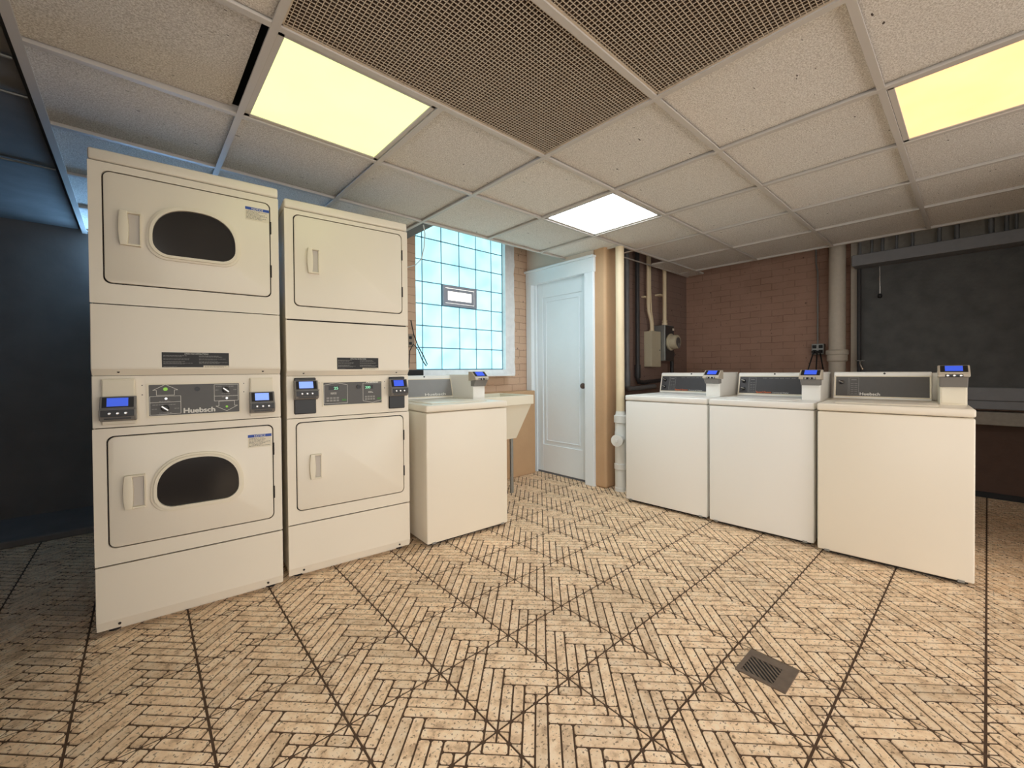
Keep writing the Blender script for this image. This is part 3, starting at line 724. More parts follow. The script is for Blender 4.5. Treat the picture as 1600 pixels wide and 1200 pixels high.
    if windows:
        la, lb = a+.010, a+.010+dx*0.31
        arrow(a+dx*0.185, c+dz*0.80, 1)
        poly([(la, c+dz*0.08), (lb, c+dz*0.10), (lb, c+dz*0.62), (la, c+dz*0.62)]); line(la, c+dz*0.44, lb, c+dz*0.45)
        knob(a+dx*0.18, c+dz*0.27); MB().lathe([(0.006, 0), (0.005, 0.006)], (a+dx*0.19, yi, c+dz*0.55), (0, -1, 0), 14).build('start_button', M_CHROME, fp)
        ra, rb = b_-.010-dx*0.27, b_-.009
        poly([(ra, c+dz*0.42), (rb, c+dz*0.42), (rb, c+dz*0.93), (ra, c+dz*0.93)]); line(ra, c+dz*0.57, rb, c+dz*0.57)
        knob(ra+dx*0.13, c+dz*0.76); MB().lathe([(0.006, 0), (0.005, 0.006)], (ra+dx*0.14, yi, c+dz*0.50), (0, -1, 0), 14).build('start_button', M_CHROME, fp)
        arrow(ra+dx*0.14, c+dz*0.26, -1)
        MB().lathe([(0.010, 0), (0.010, 0.008), (0.007, 0.008), (0.007, 0.006)], (a+dx*0.515, yi, d_-dz*0.19), (0, -1, 0), 18).build('lock', M_BLACK, fp)
        text('Huebsch', 0.030, a+dx*0.37, c+dz*0.10, yi, M_INK, fp, name='brand_lettering', width=dx*0.335, bold=0.045)
        sp = MB()
        for (x_, z_, l_) in ((la+.008, .37, .045), (la+.062, .37, .025), (la+.006, .25, .018), (lb-.022, .25, .016), (la+.03, .13, .045), (la+.03, .47, .04),
                             (ra+.006, .87, .022), (ra+.055, .87, .02), (ra+.004, .76, .012), (rb-.018, .76, .012), (ra+.028, .64, .035), (ra+.028, .54, .03)):
            text_lines(sp, x_, x_+l_, c+dz*z_-.003, c+dz*z_+.003, yi+.0004, 1, rn, 1.3, 0.5)
        sp.build('small_print', M_GREYINK, fp)
    else:
        for side, (ua, ub) in enumerate(((0.03, 0.40), (0.66, 0.985))):
            xa, xb = a+dx*ua, a+dx*ub
            if side == 0: poly([(xa, c+dz*.12), (xb, c+dz*.12), (xb, c+dz*.86), ((xa+xb)/2, c+dz*.94), (xa, c+dz*.86)])
            else: poly([(xa, c+dz*.17), ((xa+xb)/2, c+dz*.09), (xb, c+dz*.17), (xb, c+dz*.90), (xa, c+dz*.90)])
            ws = 0.26*dx*(ub-ua)/0.37
            wx0 = xa+(0.20 if side == 0 else 0.10)*(xb-xa)
            disp = MB().box(wx0, wx0+.44*(xb-xa), yi-.0004, yi+.0004, c+dz*.66, c+dz*.82).build('display', M_BLACK, fp)
            text('25' if side == 0 else '200', 0.020, wx0+(0.22 if side == 0 else 0.02)*(xb-xa), c+dz*.675, yi-.0008, M_DIGIT, fp, name='digits', width=(0.18 if side == 0 else 0.27)*(xb-xa), bold=0.02)
            bt = MB()
            for r_ in range(2):
                for i in range(4 if side == 0 else 4):
                    bx_ = xa+(0.10+0.14*i)*(xb-xa); bz = c+dz*(.20+.10*r_)
                    bt.box(bx_, bx_+.11*(xb-xa), yi-.001, yi, bz, bz+dz*.07, 0.0004, 1)
            bt.build('touch_buttons', M_GREYINK, fp)
            g_ = MB(); g_.box(xb-.24*(xb-xa), xb-.05*(xb-xa), yi-.001, yi, c+dz*.21, c+dz*.28); g_.build('start_button', mat('green_button', srgb(70, 130, 60), 0.5), fp)
            sp = MB(); text_lines(sp, xa+.28*(xb-xa), xa+.55*(xb-xa), c+dz*.48, c+dz*.56, yi+.0004, 2, rn, 1, .5); sp.build('small_print', M_INK, fp)
        MB().lathe([(0.011, 0), (0.011, 0.008), (0.007, 0.008), (0.007, 0.006)], (a+dx*0.585, yi, c+dz*0.76), (0, -1, 0), 18).build('lock', M_BLACK, fp)
        text('Huebsch', 0.019, a+dx*0.72, c+dz*.90, yi-.0006, M_INK, fp, name='brand_lettering', width=dx*0.20, bold=0.045)
    ink.build('fascia_lines', M_INK, fp)
    for xx in (a-.014, b_+.014):
        for zz in (c+dz*.95, c+dz*.68): MB().cyl((xx, y0+.0005, zz), (xx, y0-.001, zz), 0.0022, seg=8).build('rivet', M_DARKGAP, cpn)
    if windows:
        make_dryer_reader(t, X(0.030), X(0.132), Z(1.048), Z(0.862), 'flap', M_SCREEN)
        make_dryer_reader(t, X(0.537), X(0.632), Z(1.043), Z(0.862), 'flap', M_SCREENL)
    else:
        make_dryer_reader(t, X(0.034), X(0.140), Z(1.052), Z(0.862), 'black', M_SCREENL)
        make_dryer_reader(t, X(0.541), X(0.640), Z(1.050), Z(0.862), 'black', M_SCREEN)
    tz = Z(0.283)
    tp = MB(); tp.prism([(0.0, tz), (0.0145, tz), (0.0145, 0.022), (0.010, 0.022), (-0.001, 0.060)], 0, w_, 'x', 0.002, 1)
    toe = tp.build('toe_panel', M_CREAM, t)
    for xx in (0.07, w_-.065): MB().cyl((xx, 0.008, 0.040), (xx, 0.000, 0.041), 0.005, seg=10).build('screw', M_DARKGAP, toe)
    for (xx, yy) in ((0.05, 0.06), (w_-.05, 0.06), (0.05, dp-.06), (w_-.05, dp-.06)):
        MB().lathe([(0.022, 0), (0.022, 0.012), (0.010, 0.014), (0.010, 0.034)], (xx, yy, 0), seg=14).build('foot', M_RUBBER, t)
    return t
import math as m_
ang1 = math.atan2(2.309-2.364, .537+.129); ang2 = math.atan2(2.285-2.345, 1.222-.572)
make_dryer('tall stacked dryer with two arched dark door windows', (-.129, 2.364, 0), ang1, 0.668, 1.975, True, None)
make_dryer('tall stacked dryer with plain windowless doors', (.572, 2.345, 0), ang2, 0.653, 1.953, False, None)

# ------------------------------------------------------------ washers
def make_washer(label, loc, yaw, w_, h_, m_body, brand, dark, reader_w=0.110, flare=0.0, rside=0.0, knobs=2, tall=0.0):
    t = thing('top_load_washer', label, 'washing machine', loc, yaw)
    dp = 0.70
    MB().box(0.0, w_, 0.0, dp-.03, 0.022, h_-.046, 0.008, 3).build('cabinet', m_body, t, smooth=True)
    kb_ = MB(); kb_.box(0.02, w_-.02, 0.025, dp-.06, 0.008, 0.03); kb_.build('base_frame', M_DARKGAP, t)
    for xx in (0.045, w_-.045): MB().box(xx-.012, xx+.012, -0.003, 0.004, 0.018, 0.030, 0.001, 1).build('front_clip', M_STEEL, t)
    for (xx, yy) in ((0.05, 0.06), (w_-.05, 0.06), (0.05, dp-.1), (w_-.05, dp-.1)):
        MB().lathe([(0.020, 0), (0.020, 0.010), (0.009, 0.012), (0.009, 0.03)], (xx, yy, 0), seg=14).build('foot', M_RUBBER, t)
    top = MB(); top.box(-0.002, w_+.002, -0.004, dp-.02, h_-.042, h_, 0.010, 3); tp = top.build('top_panel', m_body, t, smooth=True)
    lid = MB(); lid.box(0.075, w_-.12, 0.07, 0.47, h_-.001, h_+.006, 0.004, 2); lid.build('lid', m_body, t, smooth=True)
    # console: leaning back fascia
    cz0, cz1 = h_, h_+.175
    yb, yt = 0.555, 0.600
    cx0, cx1 = 0.012, w_-(.095 if knobs == 0 else .135)
    co = MB(); co.prism([(yb, cz0+.002), (yt, cz1-.006), (yt+.012, cz1), (dp-.01, cz1), (dp-.005, cz0+.002)], cx0, cx1, 'x', 0.004, 2)
    cn = co.build('console', M_WHITE, t)
    MB().box(cx1, w_-.012, yb+.05, dp-.008, cz0+.002, cz1-.006, 0.004, 1).build('console_end', M_WHITE, t)
    ln = math.hypot(yt-yb, cz1-cz0-.008); th = math.atan2(yt-yb, cz1-cz0-.008)
    R = Matrix.Translation((0, yb, cz0+.002))@Matrix.Rotation(-th, 4, 'X')
    def fbox(x0, x1, v0, v1, off0, off1, name, m, parent, bev=0.0):
        return MB().box(x0, x1, -off1, -off0, v0, v1, bev, 1, M=R).build(name, m, parent)
    fa = fbox(cx0+.012, cx1-.010, 0.016, ln-.026, 0.0005, 0.002, 'fascia', M_PANEL if dark == 1 else (M_PANEL2 if dark == 2 else mat('charcoal_panel', srgb(66, 64, 66), 0.4, noise=0.1)), t)
    rim = MB()
    for b_ in ((cx0+.005, cx1-.003, ln-.026, ln-.020), (cx0+.005, cx1-.003, 0.010, 0.016), (cx0+.005, cx0+.012, .010, ln-.020), (cx1-.010, cx1-.003, .010, ln-.020)):
        rim.box(b_[0], b_[1], -0.004, 0.0, b_[2], b_[3], 0.001, 1, M=R)
    rim.build('fascia_rim', M_PLASTIC, cn)
    MB().lathe([(0.006, 0), (0.006, 0.003)], (cx0+(cx1-cx0)*0.545, yt-.001, cz1-.010), (0, -1, 0), 14).build('lock', M_BLACK, cn)
    ink = MB()
    def tline(x0, x1, v, hgt=0.0007): ink.box(x0, x1, -0.0026, -0.002, v-hgt, v+hgt, M=R)
    def vline(x, v0, v1): ink.box(x-.0006, x+.0006, -0.0026, -0.002, v0, v1, M=R)
    fx0, fx1 = cx0+.012, cx1-.010; fw_ = fx1-fx0; v0, v1 = 0.02, ln-.03
    def kn(x, v, r=0.014):
        q = MB(); c0 = R@Vector((x, -0.002, v)); ax = (R.to_3x3()@Vector((0, -1, 0)))
        q.lathe([(r, 0), (r, 0.006), (r*.8, 0.014), (r*.5, 0.015)], c0, ax, 18); ko = q.build('knob', M_BLACK, fa, smooth=True)
        MB().box(-r*.95, r*.95, -0.024, -0.012, -r*.3, r*.3, 0.002, 1, M=Matrix.Translation(R@Vector((x, 0, v)))@Matrix.Rotation(-th, 4, 'X')@Matrix.Rotation(.4, 4, 'Y')).build('knob_grip', M_CHROME, fa)
    if knobs:
        if knobs == 2: kn(fx0+fw_*.065, v0+(v1-v0)*.76); kn(fx0+fw_*.065, v0+(v1-v0)*.26)
        else: kn(fx0+fw_*.065, v0+(v1-v0)*.72)
        vline(fx0+fw_*(.145), v0, v1); vline(fx0+fw_*.16, v0+.004, v1-.004); vline(fx0+fw_*.265, v0+.004, v1-.004); tline(fx0+fw_*.16, fx0+fw_*.265, v1-.004); tline(fx0+fw_*.16, fx0+fw_*.265, v0+.004)
        tline(fx0+fw_*.18, fx0+fw_*.24, v1-.018, .0018)
        for i in range(3):
            vv = v0+.020+.026*i
            for x_0, x_1 in ((.175, .207), (.218, .25)):
                tline(fx0+fw_*x_0, fx0+fw_*x_1, vv+.007); tline(fx0+fw_*x_0, fx0+fw_*x_1, vv-.007)
    ink.build('fascia_lines', M_GREYINK, fa)
    RT = R
    def ftext(s_, size, x, v, m, width, bold=0.015, name='brand_lettering'):
        return text(s_, size, x, v, -0.0028, m, fa, name=name, width=width, bold=bold) if False else _ft(s_, size, x, v, m, width, bold, name)
    def _ft(s_, size, x, v, m, width, bold, name):
        o = text(s_, size, x, v, -0.0028, m, fa, name=name, width=width, bold=bold); o.data.transform(R); return o
    if brand == 'speed':
        ftext('Speed Queen', 0.018, fx0+fw_*.275, v0+.001, M_ORANGE, fw_*.235)
        ftext('Commercial Washer', 0.012, fx0+fw_*.53, v0+.001, M_INK, fw_*.24, 0.0, 'washer_lettering')
        sp = MB()
        for x_ in (.37, .47, .55, .63, .71, .80): 
            x_0 = fx0+fw_*x_
            while x_0 < fx0+fw_*(x_+.06): sp.box(x_0, x_0+.003, -0.0026, -0.002, v1-.010, v1-.007, M=R); x_0 += .0055
        sp.build('small_print', M_GREYINK, fa)
    else:
        x_ = .28 if knobs else .52
        ftext('Huebsch', 0.026, fx0+fw_*x_, v0+.003, M_INK, fw_*(.22 if knobs else .36), 0.035)
    # card reader tower on the right of the top
    rx1 = w_-.006+rside; rx0 = rx1-reader_w
    yf = 0.27
    rz = h_+.125
    bd = MB(); bd.prism([(yf, h_), (yf, rz), (yf+.03, h_+.180), (dp-.03, h_+.180), (dp-.02, h_)], rx0+.004, rx1-.004, 'x', 0.004, 2)
    if flare: bd.prism([(yf+.01, h_), (yf+.01, rz-.01), (yf+.03, h_+.180), (dp-.03, h_+.180), (dp-.02, h_)], rx0-flare, rx0+.01, 'x', 0.004, 2)
    br = bd.build('card_reader', M_PLASTIC if dark == 1 else M_WHITE, t); br['label'] = 'card reader tower with blue screen on the top panel'
    MB().box(rx0+.010, rx1-.010, yf-.002, yf+.002, h_+.008, rz-.028, 0.001, 1).build('access_flap', M_PLASTIC if dark == 1 else M_WHITE, br)
    hz0, hz1 = rz-.030, h_+.196+tall
    pf = [(yf+.05, hz1), (yf+.010, hz1), (yf-.035, hz1-.036), (yf-.046, hz1-.050), (yf-.046, hz1-.060), (yf+.02, hz1-.066), (yf+.05, hz1-.066)]
    hd = MB(); hd.prism(pf, rx0-.005, rx1+.004, 'x', 0.004, 2); ho = hd.build('reader_head', M_READERTOP, br)
    nk = MB(); nk.prism([(yf+.03, hz1-.062), (yf-.040, hz1-.062), (yf-.034, hz1-.074), (yf-.012, hz0), (yf+.03, hz0)], rx0+.002, rx1-.003, 'x', 0.003, 1); nk.build('reader_neck', M_READER, br)
    A = Vector((0, yf+.010, hz1)); B = Vector((0, yf-.035, hz1-.036)); d_ = (B-A); n_ = Vector((0, -0.625, 0.78))
    def slab(u0, u1, t0, t1, o1, name, m):
        q = MB(); P = [A+d_*t_+Vector((u_, 0, 0)) for u_, t_ in ((u0, t1), (u1, t1), (u1, t0), (u0, t0))]
        a_ = [q.bm.verts.new(p) for p in P]; c_ = [q.bm.verts.new(p+n_*o1) for p in P]
        q.bm.faces.new(a_); q.bm.faces.new(c_[::-1])
        for i in range(4): q.bm.faces.new((a_[i], a_[(i+1) % 4], c_[(i+1) % 4], c_[i]))
        return q.build(name, m, br)
    slab(rx0+.004, rx1-.004, .06, .98, .0015, 'bezel', M_BLACK); slab(rx0+.022, rx1-.022, .12, .86, .0024, 'screen', M_SCREEN)
    reader_buttons(br, ((rx0+rx1)/2-.024, (rx0+rx1)/2, (rx0+rx1)/2+.024), yf-.0475, hz1-.054, 0.006)
    MB().box(rx0+.022, rx1-.022, yf-.0478, yf-.03, hz1-.0605, hz1-.0475, 0.001, 1).build('button_strip', M_BLACK, br)
    return t
def wyaw(P, Q): return math.atan2(Q[1]-P[1], Q[0]-P[0])
P0, Q0 = (1.294, 2.205), (1.904, 2.165)
make_washer('white washer beside the stacked dryers, under the glass block window', (*P0, 0), wyaw(P0, Q0), 0.61, 0.862, M_CREAM, 'huebsch', 2, reader_w=0.110, knobs=0, rside=0.012, tall=0.006)
P1, Q1 = (2.956, 1.906), (2.976, 1.2633)
make_washer('white washer with dark console, farthest of the three in the right row', (*P1, 0), wyaw(P1, Q1), 0.643, 0.864, M_WHITE, 'speed', 0)
P2, Q2 = (2.963, 1.243), (2.9924, .6430)
make_washer('pale washer with dark console, middle of the three in the right row', (*P2, 0), wyaw(P2, Q2), 0.600, 0.864, M_WHITE, 'speed', 0)
P3, Q3 = (2.943, .617), (2.988, -.001)
make_washer('cream washer with grey console, nearest of the three in the right row', (*P3, 0), wyaw(P3, Q3), 0.618, 0.868, M_CREAM, 'huebsch', 1, knobs=1, tall=0.016)

# ------------------------------------------------------------ utility sink behind the first washer
t = thing('utility_sink', 'cream laundry tub with sloping sides between the washer and the ledge', 'sink', (2.30, 2.84, 0))
s = MB()
rim0, rim1 = 0.855, 0.775
s.ring([(-.25, rim1), (.30, rim1), (.30, rim0), (-.25, rim0)], [(-.249, rim1+.001), (.299, rim1+.001), (.299, rim0-.001), (-.249, rim0-.001)], -0.24, -0.22)
s = MB(); s.box(-.26, .30, -.24, -.215, rim1, rim0, .004, 1); s.box(-.26, .30, .19, .215, rim1, rim0, .004, 1); s.box(-.26, -.235, -.22, .2, rim1, rim0, .004, 1); s.box(.275, .30, -.22, .2, rim1, rim0, .004, 1)
s.build('rim', M_PLASTIC, t)
b = MB()
def frust(mb, t_, bt_, z1, z0):
    A = [mb.bm.verts.new((x, y, z1)) for x, y in t_]; B = [mb.bm.verts.new((x, y, z0)) for x, y in bt_]
    for i in range(4): mb.bm.faces.new((A[i], A[(i+1) % 4], B[(i+1) % 4], B[i]))
    mb.bm.faces.new(B)
frust(b, [(-.24, -.225), (.285, -.225), (.285, .20), (-.24, .20)], [(-.16, -.15), (.17, -.15), (.17, .13), (-.16, .13)], rim1+.002, 0.48)
bo = b.build('basin', M_PLASTIC, t); sol = bo.modifiers.new('s', 'SOLIDIFY'); sol.thickness = 0.008
for sx, sy in ((-.14, -.12), (.14, -.12), (-.14, .10), (.14, .10)): MB().cyl((sx, sy, 0), (sx, sy, .50), .016).build('leg', M_STEEL, t)

# ------------------------------------------------------------ floor drain
t = thing('floor_drain', 'small square metal floor drain with slots set in the tiles', 'drain', (1.6505, 0.4925, 0.0), FR)
m = MB()
nb = 6; hw = 0.05; DRA = -133; ox = -0.013
ho = 0.078
m.ring([(-ho, -ho), (ho, -ho), (ho, ho), (-ho, ho)], [(-hw+ox, -hw+ox), (hw+ox, -hw+ox), (hw+ox, hw+ox), (-hw+ox, hw+ox)], -0.0022, 0.0045)
for i in range(1, nb+1):
    pass
fr_ = m.build('frame', M_DRAIN, t); fr_.data.transform(Matrix.Rotation(PI/2, 4, 'X'))
gr = MB(); dA = math.radians(DRA); ux, uy_ = math.cos(dA), math.sin(dA)
for i in range(-8, 9):
    # bar i: line parallel to u, clipped to the square opening
    off = i*0.0125; px, py = -uy_*off, ux*off; lo, hi = -1, 1
    for c0, dc in ((px, ux), (py, uy_)):
        if abs(dc) > 1e-6:
            t0, t1 = (-hw-c0)/dc, (hw-c0)/dc
            lo, hi = max(lo, min(t0, t1)), min(hi, max(t0, t1))
    if hi-lo < 0.01 or abs(px) > .2: continue
    gr.box(lo, hi, off-.0028, off+.0028, 0.0014, 0.0038, M=Matrix.Translation((ox, -ox, 0))@Matrix.Rotation(dA, 4, 'Z'))
gr.build('grate', M_DRAIN, t)
MB().box(-hw+ox-.002, hw+ox+.002, -hw-ox-.002, hw-ox+.002, 0.0004, 0.0014).build('drain_well', M_RUBBER, t)

# ------------------------------------------------------------ right wall fittings
t = thing('boarded_opening', 'large black board closing the wide opening in the brick wall', 'board', (5.145, -0.7, 0.0))
MB().box(-.03, .02, 0.12, 1.44, 0.885, 2.006).build('board', M_BLACKBOARD, t)
t2 = MB(); t2.box(-.02, .05, 1.462, 1.512, 0.56, 2.3, .003, 1); t2.build('side_post', M_GREYPIPE, t)
st = MB(); st.box(-.075, .05, 0.12, 1.40, 0.80, 0.905, .004, 1); st.build('upper_sill_board', M_GREYSTEEL, t)
st = MB(); st.box(-.060, .05, 0.12, 1.40, 0.730, 0.80, .004, 1); st.build('lower_sill_board', M_GREYSTEEL, t)
MB().box(5.07, 5.20, -0.59, 0.80, 0.605, 0.71, 0.005, 1).build('trim_3', M_CONCRETE, kind='structure')
MB().box(5.175, 5.20, -0.59, 2.4, 0.0, 0.605).build('trim_4', M_BRICK_LOW, kind='structure')
MB().box(5.16, 5.175, -0.59, 2.4, 0.0, 0.045).build('baseboard_right', M_RUBBER, kind='structure')
t = tag(MB().box(4.94, 5.12, -0.59, 0.775, 2.008, 2.108, .004, 1).build('steel_beam', M_GREYSTEEL), 'long grey painted steel beam over the black board', 'beam')
# pipes dropping into the beam
pys = [0.732, 0.647, 0.573, 0.479, 0.377, 0.212, 0.111, -0.075, -0.155, -0.203]
for i, y in enumerate(pys):
    r = (.011, .010, .012, .010, .012, .014, .016, .017, .013, .009)[i]
    p = MB(); p.cyl((5.05, y, 2.10), (5.05, y, 2.60), r, seg=14)
    p.cyl((5.05, y, 2.104), (5.05, y, 2.122), r*1.35, seg=14)
    tag(p.build('vertical_pipe', M_DARKPIPE, smooth=True), 'dark thin pipe rising from the grey steel beam, '+('leftmost', 'second from left', 'third from left', 'fourth from left', 'fifth from left', 'sixth from left', 'fourth from right', 'third from right', 'second from right', 'rightmost')[i]+' of the row', 'pipe', 'pipes rising from the steel beam')
hp = MB(); hp.cyl((5.10, 0.80, 2.29), (5.10, -0.59, 2.29), .022, seg=14); tag(hp.build('horizontal_pipe', M_DARKPIPE, smooth=True), 'dark pipe running level behind the row of small pipes', 'pipe')
MB().box(5.14, 5.2, -0.59, 0.80, 2.10, 2.62).build('trim_5', M_CONCRETE, kind='structure')
hr = MB(); hr.cyl((5.05, .592, 2.0), (5.05, .590, 1.74), .006, seg=10); t = hr.build('hanging_rod', M_CHROME); tag(t, 'thin metal rod hanging from the beam in front of the black board', 'rod')
kt = MB(); kt.lathe([(.010, 0), (.016, .01), (.016, .03), (.008, .04)], (5.05, .590, 1.705), seg=12); kt.build('rod_end', M_RUBBER, t)
# big cream drain stack
cy = 0.893; t = thing('drain_stack_pipe', 'thick cream cast pipe with a collar beside the black board', 'pipe', (5.0, cy, 0))
q = MB(); q.cyl((0, 0, 0), (0, 0, 2.60), .066, seg=32); q.build('pipe', M_GREYPIPE, t, smooth=True)
q = MB(); q.lathe([(.068, 1.13), (.080, 1.14), (.080, 1.195), (.088, 1.20), (.088, 1.235), (.080, 1.245), (.068, 1.246)], (0, 0, 0), seg=32); q.build('collar', M_GREYPIPE, t, smooth=True)
# side vertical iron pipe next to the board
q = MB(); q.tube([(5.08, .742, 0.62), (5.08, .742, 2.0)], .016); tag(q.build('vertical_conduit', M_BLACKPIPE, smooth=True), 'black iron pipe at the left edge of the black board', 'pipe')
t = MB(); t.tube([(5.02, .722, 1.12), (5.00, .722, 1.12), (4.985, .715, 1.10), (4.98, .700, 1.055)], .009); fa_ = t.build('water_spigot', M_CHROME, smooth=True); tag(fa_, 'small metal tap beside the black board behind the nearest washer', 'tap')
q = MB(); q.box(4.985, 5.005, .69, .755, 1.135, 1.142, .002, 1, M=None); q.cyl((5.065, .722, 1.12), (5.02, .722, 1.12), .008); q.cyl((4.995, .722, 1.12), (4.995, .722, 1.138), .004, seg=8); q.build('handle', M_STEEL, fa_)

# outlet on the brown wall with conduit and three cords
t = thing('power_outlet', 'grey double outlet box on the brown brick wall', 'outlet', (5.185, 1.075, 1.263))
MB().box(-.055, .015, -.052, .052, -.055, .055, .006, 2).build('box', M_STEEL, t)
for s_ in (-1, 1):
    q = MB(); q.box(-.060, -.054, s_*.026-.017, s_*.026+.017, .008, .042, .003, 1); so = q.build('socket', M_RUBBER, t)
    q = MB(); q.box(-.060, -.054, s_*.026-.017, s_*.026+.017, -.042, -.008, .003, 1); q.build('socket', M_RUBBER, t)
q = MB(); q.tube([(5.17, 1.082, 1.315), (5.17, 1.082, 1.9), (5.17, 1.083, 2.05), (5.175, 1.098, 2.14), (5.175, 1.10, 2.6)], .007); tag(q.build('metal_conduit', M_STEEL, smooth=True), 'thin metal conduit running up the brown wall from the outlet', 'conduit')
for i, (y0, y1, lab) in enumerate(((1.105, 1.155, 'black power cord hanging left of the three under the outlet'), (1.075, 1.085, 'black power cord hanging straight in the middle under the outlet'), (1.05, 1.025, 'black power cord slanting right under the outlet'))):
    q = MB(); q.box(5.085, 5.135, y0-.012, y0+.012, 1.225, 1.248, .004, 1); q.tube([(5.11, y0, 1.23), (5.115, y0+(y1-y0)*.5, 1.14), (5.12, y1, 1.05), (5.12, y1, 0.6), (5.10, y1, 0.3), (5.08, y1, .03)], .006)
    tag(q.build('hanging_cable', M_RUBBER, smooth=True), lab, 'cord')

# ------------------------------------------------------------ pipes and boxes on the back right wall
t = thing('drain_pipe', 'white drain pipe with a cleanout cap beside the tan pier', 'pipe', (3.185, 2.105, 0))
q = MB(); q.cyl((0, 0, .70), (0, 0, 2.15), .037, seg=28); q.build('upper_pipe', M_CREAMPIPE, t, smooth=True)
q = MB(); q.lathe([(.052, 0), (.052, .03), (.048, .035), (.048, .19), (.055, .195), (.055, .24), (.048, .245), (.048, .39)], (0, 0, 0), seg=28)
q.lathe([(.048, .39), (.050, .52), (.047, .53), (.047, .60), (.056, .605), (.056, .665), (.045, .67), (.038, .705)], (0, 0, 0), seg=28); q.build('lower_pipe', M_PVC, t, smooth=True)
q = MB(); ax = Vector((-.80, -.22, 0)).normalized(); q.cyl((0, 0, .455), ax*.090+Vector((0, 0, .455)), .046, seg=24); q.lathe([(.053, .075), (.053, .098), (.050, .102)], (0, 0, .455), ax, 24)
q.box(-.012, .012, -.012, .012, 0, .014, .002, 1, M=Matrix.Translation(ax*.102+Vector((0, 0, .455)))@ax.to_track_quat('Z', 'Y').to_matrix().to_4x4()); q.build('cleanout_cap', M_PVC, t, smooth=True)
q = MB(); q.cyl((3.755, 2.40, .95), (3.755, 2.40, 2.60), .025, seg=18); q.cyl((3.755, 2.40, .90), (3.755, 2.40, 1.06), .033, seg=18); q.tube([(3.755, 2.40, .98), (3.755, 2.40, .90), (3.78, 2.40, .875), (3.86, 2.40, .87), (4.3, 2.40, .88)], .026)
tag(q.build('waste_pipe', M_DARKPIPE, smooth=True), 'dark vertical pipe just right of the white drain pipe', 'pipe')
q = MB(); q.cyl((3.955, 2.40, 1.0), (3.955, 2.40, 2.60), .023, seg=18); q.cyl((3.955, 2.40, .98), (3.955, 2.40, 1.12), .031, seg=18); q.tube([(3.955, 2.40, 1.02), (3.955, 2.40, .97), (3.98, 2.40, .94), (4.06, 2.40, .93), (4.5, 2.40, .95)], .022)
tag(q.build('waste_pipe', M_BLACKPIPE, smooth=True), 'dark vertical pipe left of the beige electrical box', 'pipe')
# beige box
t = thing('electrical_box', 'beige metal box on the back wall under a bent conduit', 'electrical box', (4.278, 2.413, 1.295))
MB().box(-.097, .097, -.045, .045, -.195, .195, .003, 1).build('box', M_BEIGEBOX, t)
MB().box(-.099, .099, -.049, -.044, -.197, .197, .002, 1).build('cover', M_BEIGEBOX, t)
MB().cyl((0.07, -.049, -.01), (0.07, -.056, -.01), .006, seg=10).build('latch', M_STEEL, t)
q = MB(); q.tube([(4.175, 2.40, 2.6), (4.175, 2.40, 1.78), (4.180, 2.40, 1.72), (4.235, 2.40, 1.60), (4.245, 2.40, 1.54), (4.245, 2.40, 1.488)], .019, 14); q.cyl((4.245, 2.40, 1.485), (4.245, 2.40, 1.505), .027, seg=14)
q.box(4.13, 4.225, 2.425, 2.46, 1.855, 1.875, .003, 1)
tag(q.build('bent_conduit', M_CREAMPIPE, smooth=True), 'cream conduit bending down into the beige electrical box', 'conduit')
q = MB(); q.tube([(4.228, 2.405, 2.6), (4.228, 2.405, 1.95), (4.245, 2.405, 1.72), (4.285, 2.405, 1.58), (4.292, 2.405, 1.488)], .008, 10)
tag(q.build('thin_conduit', M_CREAMPIPE, smooth=True), 'thin cream tube beside the bent conduit above the beige box', 'conduit')
# meter
t = thing('electric_meter', 'grey metal meter socket with a round meter on the back wall', 'meter', (4.486, 2.39, 1.365))
MB().box(-.10, .10, -.07, .06, -.20, .20, .004, 1).build('meter_box', M_STEEL, t)
MB().box(-.095, .095, -.076, -.069, -.195, .195, .002, 1).build('cover', mat('dark_cover', srgb(58, 56, 54), 0.5, noise=.2), t)
q = MB(); q.lathe([(.090, 0), (.095, .01), (.095, .02), (.078, .025), (.078, .085), (.072, .095), (.060, .097)], (0.0, -.076, .01), (0, -1, 0), 32); q.build('meter_dome', M_BEIGEBOX, t, smooth=True)
q = MB(); q.lathe([(.050, 0), (.050, .004)], (0, -.172, .01), (0, -1, 0), 24); q.build('meter_face', M_PANEL, t)
q = MB(); q.lathe([(.028, 0), (.028, .006)], (0.01, -.173, -.03), (0, -1, 0), 20); q.build('seal', M_STEEL, t)
q = MB(); q.box(.06, .095, -.080, -.070, .145, .17, .002, 1); q.build('meter_tag', M_LBL, t)
q = MB(); q.cyl((4.475, 2.37, 1.56), (4.475, 2.37, 2.6), .021, seg=18); q.cyl((4.475, 2.37, 1.565), (4.475, 2.37, 1.60), .030, seg=18); q.box(4.42, 4.53, 2.39, 2.46, 1.905, 1.925, .003, 1)
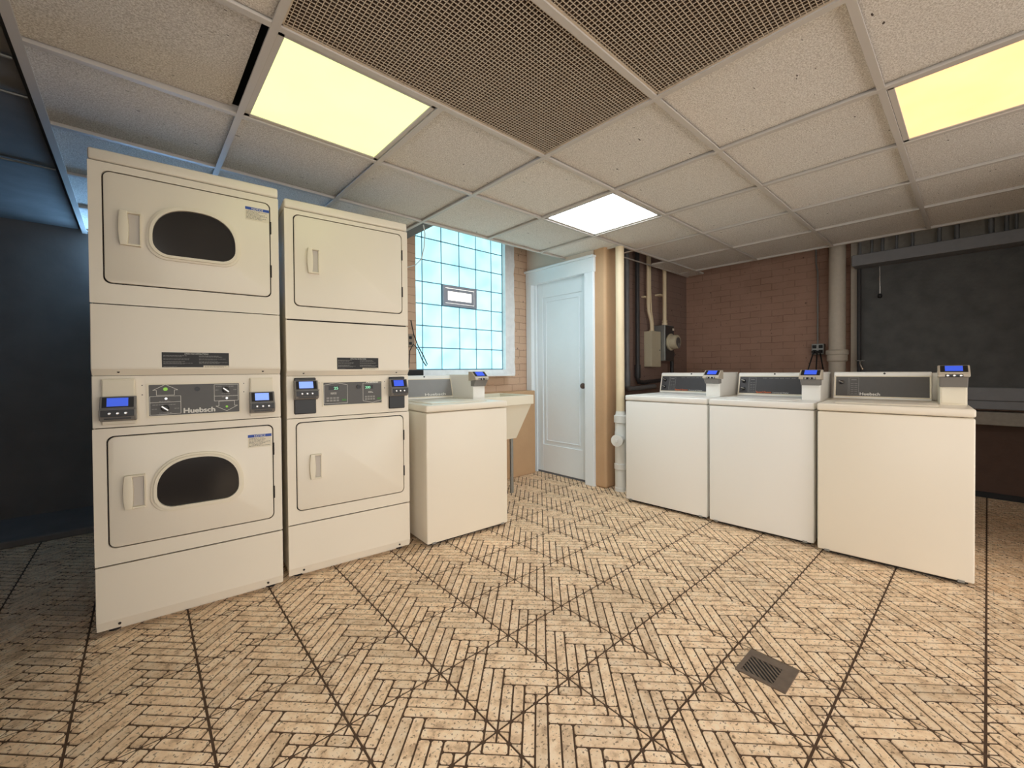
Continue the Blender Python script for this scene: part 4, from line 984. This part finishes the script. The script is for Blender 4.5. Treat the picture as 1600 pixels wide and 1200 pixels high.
q.cyl((4.475, 2.37, 1.61), (4.475, 2.37, 1.625), .028, seg=18)
tag(q.build('meter_conduit', M_CREAMPIPE, smooth=True), 'straight cream conduit running down into the meter socket', 'conduit')
q = MB(); q.cyl((4.70, 2.40, 0.3), (4.70, 2.40, 1.24), .022, seg=16); q.cyl((4.70, 2.40, 1.22), (4.70, 2.40, 1.27), .03, seg=16)
tag(q.build('standpipe', M_BLACKPIPE, smooth=True), 'short black pipe standing behind the round meter', 'pipe')

# ------------------------------------------------------------ small things round the window
q = MB(); q.tube([(1.74, 3.20, 1.50), (1.76, 3.19, 1.38), (1.79, 3.17, 1.28), (1.84, 3.17, 1.20), (1.875, 3.17, 1.13), (1.865, 3.17, 1.115), (1.83, 3.17, 1.16), (1.79, 3.17, 1.25), (1.75, 3.18, 1.30), (1.72, 3.19, 1.24), (1.71, 3.19, 1.10)], .0045, 8)
tag(q.build('looped_cable', M_RUBBER, smooth=True), 'thin dark cable looping down at the left edge of the window', 'cable')
t = thing('wall_socket', 'dark wall socket half hidden behind the dryer at the window', 'socket', (1.735, 3.215, 1.33)); MB().box(-.035, .035, -.012, .005, -.055, .055, .003, 1).build('plate', mat('beige_plate', srgb(150, 130, 110), .5), t)
for s_ in (-1, 1): MB().box(-.014, .014, -.015, -.011, s_*.024-.012, s_*.024+.012, .002, 1).build('socket', M_RUBBER, t)
tag(MB().box(1.62, 1.80, 3.10, 3.20, 1.032, 1.082, .006, 2).build('black_box', M_RUBBER), 'small black box on the window sill behind the washer', 'box')
MB().box(1.50, WX1+.02, YW-.13, YW+.02, 1.015, 1.032, .003, 1).build('trim_6', M_REVEAL, kind='structure')
q = MB(); q.tube([(1.60, 2.74, 2.15), (1.66, 2.82, 2.12), (1.70, 2.9, 2.05), (1.72, 2.98, 1.97), (1.70, 3.04, 1.93), (1.62, 3.10, 1.90)], .004, 8)
tag(q.build('ceiling_wire', M_PVC, smooth=True), 'thin white wire drooping from the ceiling edge beside the window', 'wire')
